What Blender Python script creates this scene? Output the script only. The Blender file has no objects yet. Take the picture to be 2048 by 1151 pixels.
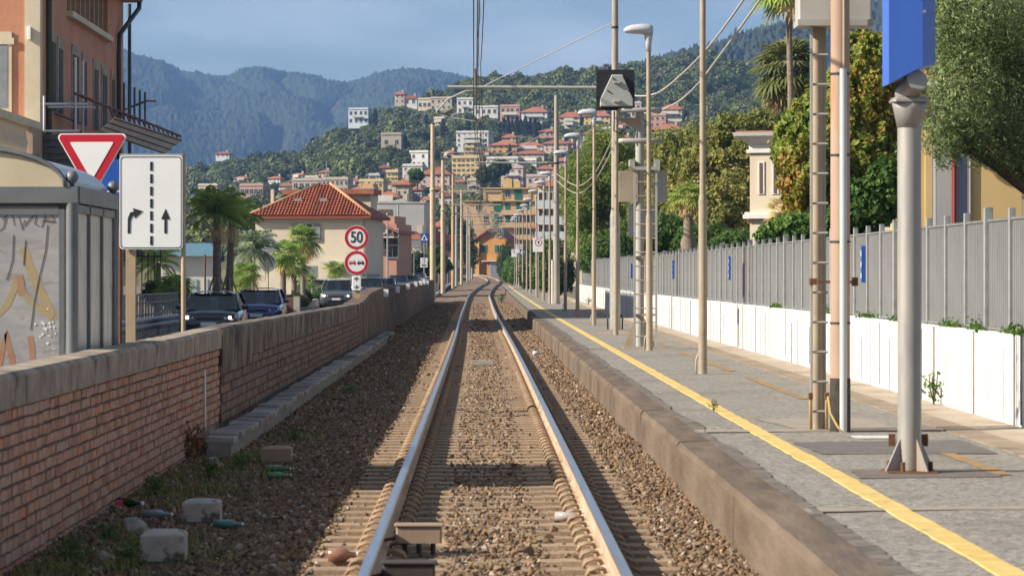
import bpy, math, random
import numpy as np
from mathutils import Vector
random.seed(7); rng = np.random.default_rng(7)
R = math.radians
sc = bpy.context.scene
col = sc.collection
# ---------------------------------------------------------------- camera
F, CX, CY, H = 6250.0, 962.0, 550.0, 1.7          # focal length in photo pixels, vanishing point, eye height
cam = bpy.data.cameras.new('camera'); camo = bpy.data.objects.new('camera', cam); col.objects.link(camo)
camo.location = (0, 0, H); camo.rotation_euler = (R(90), 0, 0)
cam.sensor_width = 36.0; cam.lens = 36.0 * F / 2048.0
cam.shift_x = (1024 - CX) / 2048.0; cam.shift_y = -(575.5 - CY) / 2048.0
cam.clip_start = 0.5; cam.clip_end = 20000
cam.dof.use_dof = True; cam.dof.focus_distance = 75.0; cam.dof.aperture_fstop = 7.5
sc.camera = camo
# ---------------------------------------------------------------- sky, sun, exposure
SUN_EL, SUN_AZ = R(31), R(16)                     # light travels towards +X and a little towards +Y
world = bpy.data.worlds.new('World'); sc.world = world; world.use_nodes = True
wn, wl = world.node_tree.nodes, world.node_tree.links
sky = wn.new('ShaderNodeTexSky'); sky.sky_type = 'NISHITA'; sky.sun_disc = False
sky.sun_elevation = SUN_EL
sky.sun_rotation = R(270) - SUN_AZ
sky.air_density = 1.0; sky.dust_density = 1.0; sky.ozone_density = 3.0; sky.altitude = 0
wtc = wn.new('ShaderNodeTexCoord'); wmp = wn.new('ShaderNodeMapping'); wmp.inputs['Scale'].default_value = (7, 7, 26)
wno = wn.new('ShaderNodeTexNoise'); wno.inputs['Scale'].default_value = 1.3; wno.inputs['Detail'].default_value = 7
wrm = wn.new('ShaderNodeValToRGB'); wrm.color_ramp.elements[0].position = .38; wrm.color_ramp.elements[1].position = .70
wrm.color_ramp.elements[1].color = (.62, .62, .62, 1)
wmx = wn.new('ShaderNodeMix'); wmx.data_type = 'RGBA'; wmx.inputs['B'].default_value = (9.0, 9.5, 10.2, 1)
wl.new(wtc.outputs['Generated'], wmp.inputs['Vector']); wl.new(wmp.outputs[0], wno.inputs['Vector'])
wl.new(wno.outputs['Fac'], wrm.inputs['Fac']); wl.new(wrm.outputs['Color'], wmx.inputs['Factor'])
wl.new(sky.outputs[0], wmx.inputs['A']); wl.new(wmx.outputs['Result'], wn['Background'].inputs['Color'])
wn['Background'].inputs['Strength'].default_value = 0.053
sun = bpy.data.lights.new('sun', 'SUN'); sun.energy = 4.9; sun.angle = R(.53); sun.color = (1, .90, .76)
suno = bpy.data.objects.new('sun', sun); col.objects.link(suno)
sd = Vector((math.cos(SUN_EL) * math.cos(SUN_AZ), math.cos(SUN_EL) * math.sin(SUN_AZ), -math.sin(SUN_EL)))
suno.rotation_euler = sd.to_track_quat('-Z', 'Y').to_euler(); suno.location = (-40, -10, 60)
sc.view_settings.view_transform = 'Standard'; sc.view_settings.look = 'None'
sc.view_settings.exposure = 0.82; sc.view_settings.gamma = 1.0
sc.render.engine = 'CYCLES'
sc.cycles.use_denoising = True; sc.cycles.max_bounces = 6; sc.cycles.diffuse_bounces = 3
sc.cycles.glossy_bounces = 3; sc.cycles.transmission_bounces = 4; sc.cycles.transparent_max_bounces = 8
sc.cycles.volume_bounces = 0; sc.cycles.caustics_reflective = False; sc.cycles.caustics_refractive = False
sc.cycles.sample_clamp_indirect = 6
# ---------------------------------------------------------------- helpers
def PX(x, Y): return (x - CX) * Y / F
def PZ(y, Y): return H - (y - CY) * Y / F
def W(x, y, Y): return (PX(x, Y), Y, PZ(y, Y))
def setp(o, label=None, cat=None, group=None, kind=None):
    if label: o['label'] = label
    if cat: o['category'] = cat
    if group: o['group'] = group
    if kind: o['kind'] = kind
    return o
def thing(name, label, cat, loc=(0, 0, 0), rz=0, group=None):
    o = bpy.data.objects.new(name, None); col.objects.link(o)
    o.location = loc; o.rotation_euler = (0, 0, rz); o.empty_display_size = .2
    return setp(o, label, cat, group)
def link(name, me, parent=None, loc=None, rot=None, scale=None):
    o = bpy.data.objects.new(name, me); col.objects.link(o)
    if parent is not None: o.parent = parent
    if loc is not None: o.location = loc
    if rot is not None: o.rotation_euler = rot
    if scale is not None: o.scale = scale
    return o
def copy_tree(o, parent=None):
    c = o.copy(); col.objects.link(c); c.parent = parent
    for ch in list(o.children): copy_tree(ch, c)
    return c
class MB:
    def __init__(s): s.v = []; s.f = []; s.m = []; s.cur = 0; s.sm = []; s.smooth = False
    def mi(s, i): s.cur = i; return s
    def add(s, vs, fs):
        b = len(s.v); s.v += [tuple(v) for v in vs]
        for f in fs: s.f.append(tuple(b + i for i in f)); s.m.append(s.cur); s.sm.append(s.smooth)
        return s
    def box(s, x0, x1, y0, y1, z0, z1):
        return s.add([(x0,y0,z0),(x1,y0,z0),(x1,y1,z0),(x0,y1,z0),(x0,y0,z1),(x1,y0,z1),(x1,y1,z1),(x0,y1,z1)],
            [(3,2,1,0),(4,5,6,7),(0,1,5,4),(1,2,6,5),(2,3,7,6),(3,0,4,7)])
    def cbox(s, x0, x1, y0, y1, z0, z1, b=.01):     # box with chamfered vertical and top edges
        p = [(x0+b,y0),(x1-b,y0),(x1,y0+b),(x1,y1-b),(x1-b,y1),(x0+b,y1),(x0,y1-b),(x0,y0+b)]
        cx, cy = (x0+x1)/2, (y0+y1)/2
        q = [(x+(b if x<cx else -b)*.9, y+(b if y<cy else -b)*.9) for x, y in p]
        vs = [(x,y,z0) for x,y in p]+[(x,y,z1-b) for x,y in p]+[(x,y,z1) for x,y in q]
        fs = [tuple(range(7,-1,-1)), tuple(range(16,24))]
        for k in (0, 8):
            for i in range(8): fs.append((k+i, k+(i+1)%8, k+8+(i+1)%8, k+8+i))
        return s.add(vs, fs)
    def prism(s, poly, axis, a, b):                  # poly of 2-D points (counter-clockwise seen from +axis), extruded a..b
        n = len(poly)
        def P(p, t):
            return {'x': (t, p[0], p[1]), 'y': (p[0], t, p[1]), 'z': (p[0], p[1], t)}[axis]
        vs = [P(p, a) for p in poly] + [P(p, b) for p in poly]
        fs = [tuple(range(n-1,-1,-1)), tuple(range(n, 2*n))] + [(i,(i+1)%n,n+(i+1)%n,n+i) for i in range(n)]
        if axis == 'y': fs = [f[::-1] for f in fs]
        return s.add(vs, fs)
    def cyl(s, p0, p1, r0, r1=None, n=12, cap=True):
        r1 = r0 if r1 is None else r1
        p0, p1 = Vector(p0), Vector(p1); d = (p1-p0).normalized()
        a = d.orthogonal().normalized(); b = d.cross(a)
        vs = []
        for p, r in ((p0, r0), (p1, r1)):
            for i in range(n):
                t = 2*math.pi*i/n; vs.append(p + (a*math.cos(t)+b*math.sin(t))*r)
        old = s.smooth; s.smooth = True
        s.add(vs, [(i,(i+1)%n,n+(i+1)%n,n+i) for i in range(n)]); s.smooth = False
        if cap: s.add(vs, [tuple(range(n-1,-1,-1)), tuple(range(n,2*n))])
        s.smooth = old
        return s
    def tube(s, pts, r, n=6):
        pts = [Vector(p) for p in pts]; m = len(pts); vs = []; a = None
        for i, p in enumerate(pts):
            d = (pts[min(i+1,m-1)]-pts[max(i-1,0)]).normalized()
            if a is None: a = d.orthogonal().normalized()
            a = (a - d*a.dot(d)).normalized(); b = d.cross(a)
            rr = r[i] if isinstance(r, (list, tuple)) else r
            for k in range(n):
                t = 2*math.pi*k/n; vs.append(p+(a*math.cos(t)+b*math.sin(t))*rr)
        fs = [(i*n+k, i*n+(k+1)%n, (i+1)*n+(k+1)%n, (i+1)*n+k) for i in range(m-1) for k in range(n)]
        fs += [tuple(range(n-1,-1,-1)), tuple(range((m-1)*n, m*n))]
        old = s.smooth; s.smooth = True; s.add(vs, fs); s.smooth = old
        return s
    def lathe(s, prof, c=(0,0,0), n=14):
        vs = []
        for r, z in prof:
            for k in range(n):
                t = 2*math.pi*k/n; vs.append((c[0]+r*math.cos(t), c[1]+r*math.sin(t), c[2]+z))
        m = len(prof)
        fs = [(i*n+k, i*n+(k+1)%n, (i+1)*n+(k+1)%n, (i+1)*n+k) for i in range(m-1) for k in range(n)]
        fs += [tuple(range(n-1,-1,-1)), tuple(range((m-1)*n, m*n))]
        old = s.smooth; s.smooth = True; s.add(vs, fs); s.smooth = old
        return s
    def loft(s, rings, closed=True, cap=True):       # rings: lists of equal-length points
        n = len(rings[0]); vs = [p for r in rings for p in r]; m = len(rings); fs = []
        for i in range(m-1):
            for k in range(n if closed else n-1):
                fs.append((i*n+k, i*n+(k+1)%n, (i+1)*n+(k+1)%n, (i+1)*n+k))
        if cap: fs += [tuple(range(n-1,-1,-1)), tuple(range((m-1)*n, m*n))]
        return s.add(vs, fs)
    def mesh(s, name, mats):
        me = bpy.data.meshes.new(name); me.from_pydata(s.v, [], s.f)
        for m in (mats if isinstance(mats, (list, tuple)) else [mats]): me.materials.append(m)
        me.polygons.foreach_set('material_index', s.m); me.polygons.foreach_set('use_smooth', s.sm)
        me.update(); return me
    def build(s, name, mats, parent=None, **k):
        return link(name, s.mesh(name, mats), parent, **k)
def grid_mesh(name, X, Y, Z, m, smooth=True):
    nr, nc = X.shape; v = np.stack([X, Y, Z], -1).reshape(-1, 3)
    i = np.arange((nr-1)*(nc-1)); r, c = i//(nc-1), i % (nc-1); a = r*nc+c
    f = np.stack([a, a+1, a+nc+1, a+nc], 1)
    return raw_mesh(name, v, f, m, smooth)
def raw_mesh(name, v, f, m, smooth=False, var=None):
    me = bpy.data.meshes.new(name); k = f.shape[1]
    me.vertices.add(len(v)); me.vertices.foreach_set('co', np.ascontiguousarray(v, dtype=np.float32).ravel())
    me.loops.add(f.size); me.loops.foreach_set('vertex_index', np.ascontiguousarray(f, dtype=np.int32).ravel())
    me.polygons.add(len(f)); me.polygons.foreach_set('loop_start', np.arange(0, f.size, k, dtype=np.int32))
    me.update(calc_edges=True)
    me.polygons.foreach_set('use_smooth', np.full(len(f), smooth))
    for q in (m if isinstance(m, (list, tuple)) else [m]): me.materials.append(q)
    if var is not None:
        at = me.attributes.new('var', 'FLOAT', 'FACE'); at.data.foreach_set('value', np.ascontiguousarray(var, dtype=np.float32))
    return me
def interp(xs, ys):
    xs = np.array(xs, float); ys = np.array(ys, float)
    d = np.gradient(ys, xs)
    def f(x):
        x = np.asarray(x, float); i = np.clip(np.searchsorted(xs, x)-1, 0, len(xs)-2)
        h = xs[i+1]-xs[i]; t = np.clip((x-xs[i])/h, 0, 1)
        return (2*t**3-3*t*t+1)*ys[i]+(t**3-2*t*t+t)*h*d[i]+(-2*t**3+3*t*t)*ys[i+1]+(t**3-t*t)*h*d[i+1]
    return f
def vnoise(x, y, seed=0):                            # cheap smooth 2-D noise in -1..1
    r = np.random.default_rng(seed); out = 0
    for k in range(7):
        a, b, p = r.uniform(-1, 1), r.uniform(-1, 1), r.uniform(0, 6.28)
        out = out + np.sin(x*a*2+y*b*2+p+1.3*np.sin(x*b-y*a+p*2))
    return out/4.2
# ---- materials
MATS = {}
def mat(name, c1, c2=None, scale=4, rough=.8, metal=0., bump=0., bscale=None, rnd=0., detail=5, spec=.4, stretch=None, c3=None, s3=.6, t3=(.55, .68), coat=0, lo=.35, hi=.65):
    if name in MATS: return MATS[name]
    m = bpy.data.materials.new(name); m.use_nodes = True; N, L = m.node_tree.nodes, m.node_tree.links
    b = N['Principled BSDF']; b.inputs['Roughness'].default_value = rough; b.inputs['Metallic'].default_value = metal
    b.inputs['Specular IOR Level'].default_value = spec
    if coat: b.inputs['Coat Weight'].default_value = coat; b.inputs['Coat Roughness'].default_value = .06
    c1 = (*c1, 1); out = None
    tc = N.new('ShaderNodeTexCoord'); vec = tc.outputs['Object']
    if stretch:
        mp = N.new('ShaderNodeMapping'); mp.inputs['Scale'].default_value = stretch; L.new(vec, mp.inputs['Vector']); vec = mp.outputs[0]
    if c2 is not None:
        no = N.new('ShaderNodeTexNoise'); no.inputs['Scale'].default_value = scale; no.inputs['Detail'].default_value = detail
        no.inputs['Roughness'].default_value = .62
        L.new(vec, no.inputs['Vector'])
        rp = N.new('ShaderNodeValToRGB'); e = rp.color_ramp.elements
        e[0].position, e[1].position = lo, hi; e[0].color = c1; e[1].color = (*c2, 1)
        L.new(no.outputs['Fac'], rp.inputs['Fac']); out = rp.outputs['Color']
    else:
        rg = N.new('ShaderNodeRGB'); rg.outputs[0].default_value = c1; out = rg.outputs[0]
    if c3 is not None:                               # stains with a shape of their own
        n3 = N.new('ShaderNodeTexNoise'); n3.inputs['Scale'].default_value = s3; n3.inputs['Detail'].default_value = 7
        n3.inputs['Roughness'].default_value = .7; L.new(vec, n3.inputs['Vector'])
        mr = N.new('ShaderNodeMapRange'); mr.inputs['From Min'].default_value, mr.inputs['From Max'].default_value = t3
        L.new(n3.outputs['Fac'], mr.inputs['Value'])
        mx = N.new('ShaderNodeMix'); mx.data_type = 'RGBA'; mx.inputs['B'].default_value = (*c3, 1)
        L.new(mr.outputs[0], mx.inputs['Factor']); L.new(out, mx.inputs['A']); out = mx.outputs['Result']
    if rnd:
        oi = N.new('ShaderNodeObjectInfo'); mr = N.new('ShaderNodeMapRange')
        mr.inputs['To Min'].default_value, mr.inputs['To Max'].default_value = 1-rnd, 1+rnd
        hs = N.new('ShaderNodeHueSaturation'); L.new(oi.outputs['Random'], mr.inputs['Value']); L.new(mr.outputs[0], hs.inputs['Value'])
        L.new(out, hs.inputs['Color']); out = hs.outputs['Color']
    L.new(out, b.inputs['Base Color'])
    if bump:
        nb = N.new('ShaderNodeTexNoise'); nb.inputs['Scale'].default_value = bscale or scale*3; nb.inputs['Detail'].default_value = 6
        L.new(vec, nb.inputs['Vector'])
        bp = N.new('ShaderNodeBump'); bp.inputs['Strength'].default_value = .8; bp.inputs['Distance'].default_value = bump
        L.new(nb.outputs['Fac'], bp.inputs['Height']); L.new(bp.outputs[0], b.inputs['Normal'])
    MATS[name] = m; return m
def leafmat(name, stops, trans=.38, rnd=.12):
    if name in MATS: return MATS[name]
    m = bpy.data.materials.new(name); m.use_nodes = True; N, L = m.node_tree.nodes, m.node_tree.links
    b = N['Principled BSDF']; b.inputs['Roughness'].default_value = .55; b.inputs['Specular IOR Level'].default_value = .25
    at = N.new('ShaderNodeAttribute'); at.attribute_name = 'var'
    rp = N.new('ShaderNodeValToRGB'); e = rp.color_ramp.elements
    while len(e) < len(stops): e.new(.5)
    for i, (p, c) in enumerate(stops): e[i].position = p; e[i].color = (*c, 1)
    L.new(at.outputs['Fac'], rp.inputs['Fac'])
    oi = N.new('ShaderNodeObjectInfo'); mr = N.new('ShaderNodeMapRange'); mr.inputs['To Min'].default_value = 1-rnd; mr.inputs['To Max'].default_value = 1+rnd
    hs = N.new('ShaderNodeHueSaturation'); L.new(oi.outputs['Random'], mr.inputs['Value']); L.new(mr.outputs[0], hs.inputs['Value']); L.new(rp.outputs[0], hs.inputs['Color'])
    L.new(hs.outputs[0], b.inputs['Base Color'])
    tr = N.new('ShaderNodeBsdfTranslucent'); L.new(hs.outputs[0], tr.inputs['Color'])
    mx = N.new('ShaderNodeMixShader'); mx.inputs[0].default_value = trans
    L.new(b.outputs[0], mx.inputs[1]); L.new(tr.outputs[0], mx.inputs[2]); L.new(mx.outputs[0], N['Material Output'].inputs['Surface'])
    MATS[name] = m; return m
def unit(n):
    v = rng.normal(size=(n, 3)); return v/np.linalg.norm(v, axis=1, keepdims=True)
def leaves(C, N, S, asp=.5):
    n = len(C); t = unit(n); t = t-N*(t*N).sum(1, keepdims=True); t /= np.linalg.norm(t, axis=1, keepdims=True)+1e-9
    u = np.cross(N, t); S = np.asarray(S).reshape(-1, 1)
    v = np.stack([C-t*S*.5, C+u*S*asp*.5+N*S*.08, C+t*S*.5, C-u*S*asp*.5+N*S*.08], 1).reshape(-1, 3)
    return v, np.arange(4*n).reshape(-1, 4)
def crown(blobs, n, size, asp=.55, shell=.5, rough=.25, sv=.35, seed=0, updown=0.):
    B = np.array(blobs, float); w = (B[:, 3]*B[:, 4]*B[:, 5])**(2/3); k = rng.choice(len(B), n, p=w/w.sum())
    d = unit(n); r = 1-shell*rng.random(n)**2
    r = r*(1+rough*vnoise(d[:, 0]*5+k*3.1, d[:, 1]*5+d[:, 2]*4.3, seed)+rough*.5*vnoise(d[:, 0]*13+k, d[:, 2]*12-d[:, 1]*9, seed+1))
    C = B[k, :3]+d*B[k, 3:]*r[:, None]
    nn = d+unit(n)*.8; nn[:, 2] += updown; nn /= np.linalg.norm(nn, axis=1, keepdims=True)
    S = size*(1+sv*rng.normal(size=n)).clip(.4, 2)
    v, f = leaves(C, nn, S, asp)
    var = np.clip(.5+.22*rng.normal(size=n)+.22*vnoise(C[:, 0]*1.1/size*.1, C[:, 2]*1.1/size*.1+C[:, 1], seed+5), 0, 1)
    return v, f, var
def scatter(name, pts, rot, scl, pid, protos, label, cat, kind='stuff', base_mat=None):
    me = bpy.data.meshes.new(name); n = len(pts)
    me.vertices.add(n); me.vertices.foreach_set('co', np.ascontiguousarray(pts, dtype=np.float32).ravel())
    for nm, ty, key, val in (('rot', 'FLOAT_VECTOR', 'vector', rot), ('scl', 'FLOAT_VECTOR', 'vector', scl), ('pid', 'INT', 'value', pid)):
        a = me.attributes.new(nm, ty, 'POINT'); a.data.foreach_set(key, np.ascontiguousarray(val, dtype=np.int32 if ty == 'INT' else np.float32).ravel())
    o = link(name, me); setp(o, label, cat, kind=kind)
    if base_mat: me.materials.append(base_mat)
    cc = bpy.data.collections.new(name+'_pieces')
    for i, p in enumerate(protos):
        q = bpy.data.objects.new(f'{name}_{i:02d}', p); cc.objects.link(q)
    g = bpy.data.node_groups.new(name, 'GeometryNodeTree')
    g.interface.new_socket('Geometry', in_out='INPUT', socket_type='NodeSocketGeometry'); g.interface.new_socket('Geometry', in_out='OUTPUT', socket_type='NodeSocketGeometry')
    N, L = g.nodes, g.links
    gi, go = N.new('NodeGroupInput'), N.new('NodeGroupOutput')
    ci = N.new('GeometryNodeCollectionInfo'); ci.inputs['Collection'].default_value = cc; ci.inputs['Separate Children'].default_value = True; ci.inputs['Reset Children'].default_value = True
    ip = N.new('GeometryNodeInstanceOnPoints'); ip.inputs['Pick Instance'].default_value = True
    def na(nm, ty):
        q = N.new('GeometryNodeInputNamedAttribute'); q.data_type = ty; q.inputs['Name'].default_value = nm; return q.outputs['Attribute']
    L.new(gi.outputs[0], ip.inputs['Points']); L.new(ci.outputs[0], ip.inputs['Instance'])
    L.new(na('pid', 'INT'), ip.inputs['Instance Index']); L.new(na('rot', 'FLOAT_VECTOR'), ip.inputs['Rotation']); L.new(na('scl', 'FLOAT_VECTOR'), ip.inputs['Scale'])
    L.new(ip.outputs[0], go.inputs[0])
    md = o.modifiers.new('scatter', 'NODES'); md.node_group = g
    return o
# common materials
CONC = mat('concrete', (.24, .22, .19), (.36, .33, .28), 3, .9, bump=.004, bscale=30, c3=(.12, .105, .09), s3=1.2)
GALV = mat('galvanised steel', (.27, .28, .285), (.36, .365, .36), 6, .5, .35)
BEIGE = mat('beige paint', (.31, .25, .18), (.40, .325, .235), 2.5, .6, rnd=.08, c3=(.32, .20, .10), s3=1.7, t3=(.62, .75))
GREYP = mat('grey paint', (.32, .31, .285), (.38, .37, .34), 2, .6)
DARK = mat('dark metal', (.03, .03, .032), None, rough=.5)
BLACK = mat('black board', (.012, .013, .017), (.02, .02, .025), 2, .6)
WHITE = mat('white paint', (.78, .78, .77), (.72, .72, .70), 3, .7)
SIGNW = mat('sign white', (.80, .82, .82), (.75, .77, .77), 1.5, .45)
SIGNR = mat('sign red', (.52, .012, .03), (.45, .012, .03), 2, .45)
SIGNK = mat('sign black', (.02, .022, .025), None, rough=.5)
SIGNB = mat('sign blue', (.02, .10, .45), (.02, .085, .38), 2, .45)
RUST = mat('rust', (.18, .075, .03), (.10, .05, .03), 8, .9)
GLASS = mat('dark glass', (.015, .018, .022), None, rough=.08, spec=.6)
WIRE = mat('wire', (.06, .05, .045), None, rough=.6)
CABLE = mat('pale cable', (.45, .42, .38), None, rough=.6)
# ================================================================ GROUND, TRACK, PLATFORM
xt = interp([0, 90, 117, 181, 234, 276, 320, 365, 420, 480, 560, 640, 760], [.09, .02, -.06, -.13, -.11, .18, .72, 1.4, 1.62, 1.2, -.5, -3.5, -11])
zt = interp([0, 60, 100, 150, 181, 234, 276, 365, 480, 560, 760], [0, 0, .01, .08, .15, .29, .46, .88, 1.3, 1.75, 2.2])
def ribbon(name, prof, ys, m, parent=None, follow=0., mats=None, smooth=False, jit=0.):
    """prof: list of (x, z); swept along Y with the rise of the line"""
    ys = np.asarray(ys, float); n = len(prof)
    X = np.array([[p[0] for p in prof]]*len(ys))+follow*(xt(ys)-.09)[:, None]; Z = np.array([[p[1] for p in prof]]*len(ys))+zt(ys)[:, None]
    if jit: X = X+jit*rng.normal(size=X.shape)
    Y = np.repeat(ys[:, None], n, 1)
    return link(name, grid_mesh(name, X, Y, Z, m, smooth), parent)
DIRT = mat('dirt', (.13, .10, .07), (.20, .16, .11), .8, .95, bump=.02, bscale=6, c3=(.07, .09, .035), s3=.15)
g = np.array([-80, 0, 60, 120, 200, 300, 420, 600, 800, 1100, 1600, 2400, 3400, 4900, 6700.])
xs = np.array([-2450, -1200, -500, -200, -80, -30, -12, 0, 12, 30, 80, 200, 500, 1200, 2450.])
GX, GY = np.meshgrid(xs, g); GZ = -.55+np.minimum(zt(GY), 1.4)*.9
setp(link('ground', grid_mesh('ground', GX, GY, GZ, DIRT)), 'bare ground sheet under the railway and town', 'ground', kind='structure')
BALB = mat('ballast fines', (.135, .09, .058), (.25, .175, .115), 14, .95, bump=.02, bscale=40)
ys = np.concatenate([np.arange(8, 120, 1.0), np.arange(120, 640, 4.0)])
prof = [(-3.12, -.26), (-2.4, -.28), (-1.75, -.27), (-1.35, -.215), (-.6, -.215), (.1, -.212), (.75, -.215), (1.4, -.21), (1.78, -.15), (2.3, -.15)]
PXs = np.array([p[0] for p in prof])[None]+(xt(ys)-.09)[:, None]; PZs = np.array([p[1] for p in prof])[None]+zt(ys)[:, None]
PZs = PZs+.012*vnoise(PXs*3, np.repeat(ys[:, None], len(prof), 1)*1.2, 3)
setp(link('ballast_bed', grid_mesh('ballast_bed', PXs, np.repeat(ys[:, None], len(prof), 1), PZs, BALB)), 'dusty brown bed under the track stones', 'ground', kind='structure')
def bed_z(x, y): return np.interp(x-(xt(y)-.09), [p[0] for p in prof], [p[1] for p in prof])+zt(y)
# ---- stones
STONE = bpy.data.materials.new('ballast stone'); STONE.use_nodes = True
_n, _l = STONE.node_tree.nodes, STONE.node_tree.links; _b = _n['Principled BSDF']; _b.inputs['Roughness'].default_value = .92; _b.inputs['Specular IOR Level'].default_value = .2
_o = _n.new('ShaderNodeObjectInfo'); _r = _n.new('ShaderNodeValToRGB'); _e = _r.color_ramp.elements
while len(_e) < 6: _e.new(.5)
for i, (p, c) in enumerate([(0, (.07, .052, .038)), (.25, (.17, .11, .065)), (.5, (.25, .16, .09)), (.72, (.16, .13, .105)), (.94, (.33, .225, .135)), (1, (.45, .40, .35))]): _e[i].position = p; _e[i].color = (*c, 1)
_tc = _n.new('ShaderNodeTexCoord'); _nn = _n.new('ShaderNodeTexNoise'); _nn.inputs['Scale'].default_value = 40; _l.new(_tc.outputs['Object'], _nn.inputs['Vector'])
_h = _n.new('ShaderNodeHueSaturation'); _mr = _n.new('ShaderNodeMapRange'); _mr.inputs['To Min'].default_value = .6; _mr.inputs['To Max'].default_value = 1.35
_l.new(_nn.outputs['Fac'], _mr.inputs['Value']); _l.new(_mr.outputs[0], _h.inputs['Value']); _l.new(_o.outputs['Random'], _r.inputs['Fac']); _l.new(_r.outputs[0], _h.inputs['Color']); _l.new(_h.outputs[0], _b.inputs['Base Color'])
import bmesh
def rock_mesh(name, m, sx=1, sy=1, sz=.7, n=11, bev=0):
    bm = bmesh.new()
    for d in unit(n): bm.verts.new((d[0]*sx*.5, d[1]*sy*.5, d[2]*sz*.5))
    r = bmesh.ops.convex_hull(bm, input=bm.verts)
    bmesh.ops.delete(bm, geom=[v for v in bm.verts if not v.link_faces], context='VERTS')
    if bev: bmesh.ops.bevel(bm, geom=bm.edges[:], offset=bev, segments=1, affect='EDGES')
    me = bpy.data.meshes.new(name); bm.to_mesh(me); bm.free(); me.materials.append(m); return me
stones = [rock_mesh('stone', STONE, rng.uniform(.8, 1.3), rng.uniform(.7, 1.1), rng.uniform(.55, .9)) for _ in range(10)]
P = []; S = []
for y0, y1, dens, s in ((15, 32, 800, .040), (32, 56, 420, .046), (56, 100, 190, .056), (100, 190, 60, .08)):
    n = int(4.9*(y1-y0)*dens); x = rng.uniform(-3.1, 1.8, n); y = rng.uniform(y0, y1, n)
    u = x-xt(y); ph = np.abs(((y-15.3+.3) % .6)-.3)
    on = ph < .145
    clear = on & (np.abs(u) > .33) & (np.abs(u) < 1.2) & (rng.random(n) < .965)
    clear |= (np.abs(np.abs(u)-.7525) < .11)
    clear |= (~on) & (np.abs(u) > .36) & (np.abs(u) < 1.15) & (rng.random(n) < .62)
    clear |= on & (np.abs(u) <= .33) & (rng.random(n) < np.where(y > 24, .80, .45))
    clear |= (x < -2.0) & (rng.random(n) < .25)
    clear |= (u > -1.9) & (u < -1.2) & (rng.random(n) < .1)
    k = ~clear; x, y, u, on = x[k], y[k], u[k], on[k]; m = len(x)
    z = bed_z(x, y)+.008+.022*rng.random(m)+np.where(on & (np.abs(u) < 1.2), .006, 0)-np.where((~on) & (np.abs(u) > .36) & (np.abs(u) < 1.15), .03, 0)-np.where((~on) & (np.abs(u) <= .36), .012, 0)
    P.append(np.stack([x, y, z], 1)); S.append(s*rng.lognormal(0, .28, m))
P = np.concatenate(P); S = np.concatenate(S); n = len(P)
scatter('ballast', P, rng.uniform(0, 6.28, (n, 3)), np.repeat(S[:, None], 3, 1), rng.integers(0, 10, n), stones, 'loose brown crushed stone ballast between and beside the rails', 'ballast')
# ---- track
track = thing('railway_track', 'single railway track of two steel rails on concrete sleepers curving away', 'railway track', (.09, 20, 0))
RAILTOP = mat('rail top', (.42, .46, .52), (.55, .58, .62), 3, .28, .9, stretch=(8, .25, 8))
RAILSIDE = mat('rail side', (.34, .25, .165), (.51, .395, .285), 1.2, .85, stretch=(6, .8, 10), c3=(.20, .105, .05), s3=1.5, t3=(.6, .75))
rp = [(-.075, -.172), (-.075, -.16), (-.02, -.145), (-.012, -.05), (-.034, -.038), (-.036, -.012), (-.026, 0), (.026, 0), (.036, -.012), (.034, -.038), (.012, -.05), (.02, -.145), (.075, -.16), (.075, -.172)]
ry = np.concatenate([np.arange(6, 150, 2.), np.arange(150, 640, 3.)])
for s in (-1, 1):
    X = np.array([[p[0] for p in rp]]*len(ry))+s*.7525+xt(ry)[:, None]; Z = np.array([[p[1] for p in rp]]*len(ry))+zt(ry)[:, None]
    me = grid_mesh('rail', X-.09, np.repeat(ry[:, None], len(rp), 1)-20, Z, [RAILSIDE, RAILTOP], True)
    mi = np.tile(np.array([1 if i in (5, 6, 7) else 0 for i in range(len(rp)-1)], dtype=np.int32), len(ry)-1)
    me.polygons.foreach_set('material_index', mi)
    sm = np.tile(np.array([i in (5, 6, 7) for i in range(len(rp)-1)]), len(ry)-1); me.polygons.foreach_set('use_smooth', np.zeros(len(sm), bool))
    link('rail', me, track)
SLP = mat('sleeper concrete', (.26, .18, .115), (.36, .265, .175), 3, .95, bump=.004, bscale=40, rnd=.12, c3=(.14, .10, .07), s3=2.5)
b = MB()
for x0, x1, zz in ((-1.2, -.45, -.183), (.45, 1.2, -.183)):
    b.prism([(-.14, -.33), (.14, -.33), (.125, zz), (-.125, zz)], 'x', x0, x1)
b.prism([(-.13, -.33), (.13, -.33), (.115, -.187), (-.115, -.187)], 'x', -.45, .45)
slm = b.mesh('sleeper', SLP)
CLIP = mat('clip steel', (.20, .125, .07), (.34, .25, .17), 9, .8, rnd=.15)
b = MB()
for q in (-.045, .045):
    b.tube([(-.06, q*.3, 0), (-.055, q, .045), (-.01, q*1.3, .062), (.04, q*1.2, .045), (.06, q*.8, .005)], .012, 5)
clm = b.mesh('clip', CLIP)
far = []
for i in range(300):
    y = 15.3+.6*i; slr = link('sleeper', slm, track, (float(xt(y))-.09, y-20, float(zt(y))))
    for s in (-1, 1):
        for q in (-1, 1):
            lc = (s*.7525+q*.115, 0, -.18)
            if i < 75: link('clip', clm, slr, lc, (0, 0, 0 if q > 0 else math.pi))
            else: far.append((float(xt(y))-.09+lc[0], y-20, float(zt(y))+lc[2], 0 if q > 0 else 1))
b = MB(); cv = [tuple(v.co) for v in clm.vertices]; cf = [tuple(p.vertices) for p in clm.polygons]
for x, y, z, fl in far[:400]:
    b.add([((-v[0] if fl else v[0])+x, v[1]+y, v[2]+z) for v in cv], cf if not fl else [f[::-1] for f in cf])
setp(b.build('rail_clips', CLIP, track), kind='stuff')
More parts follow.
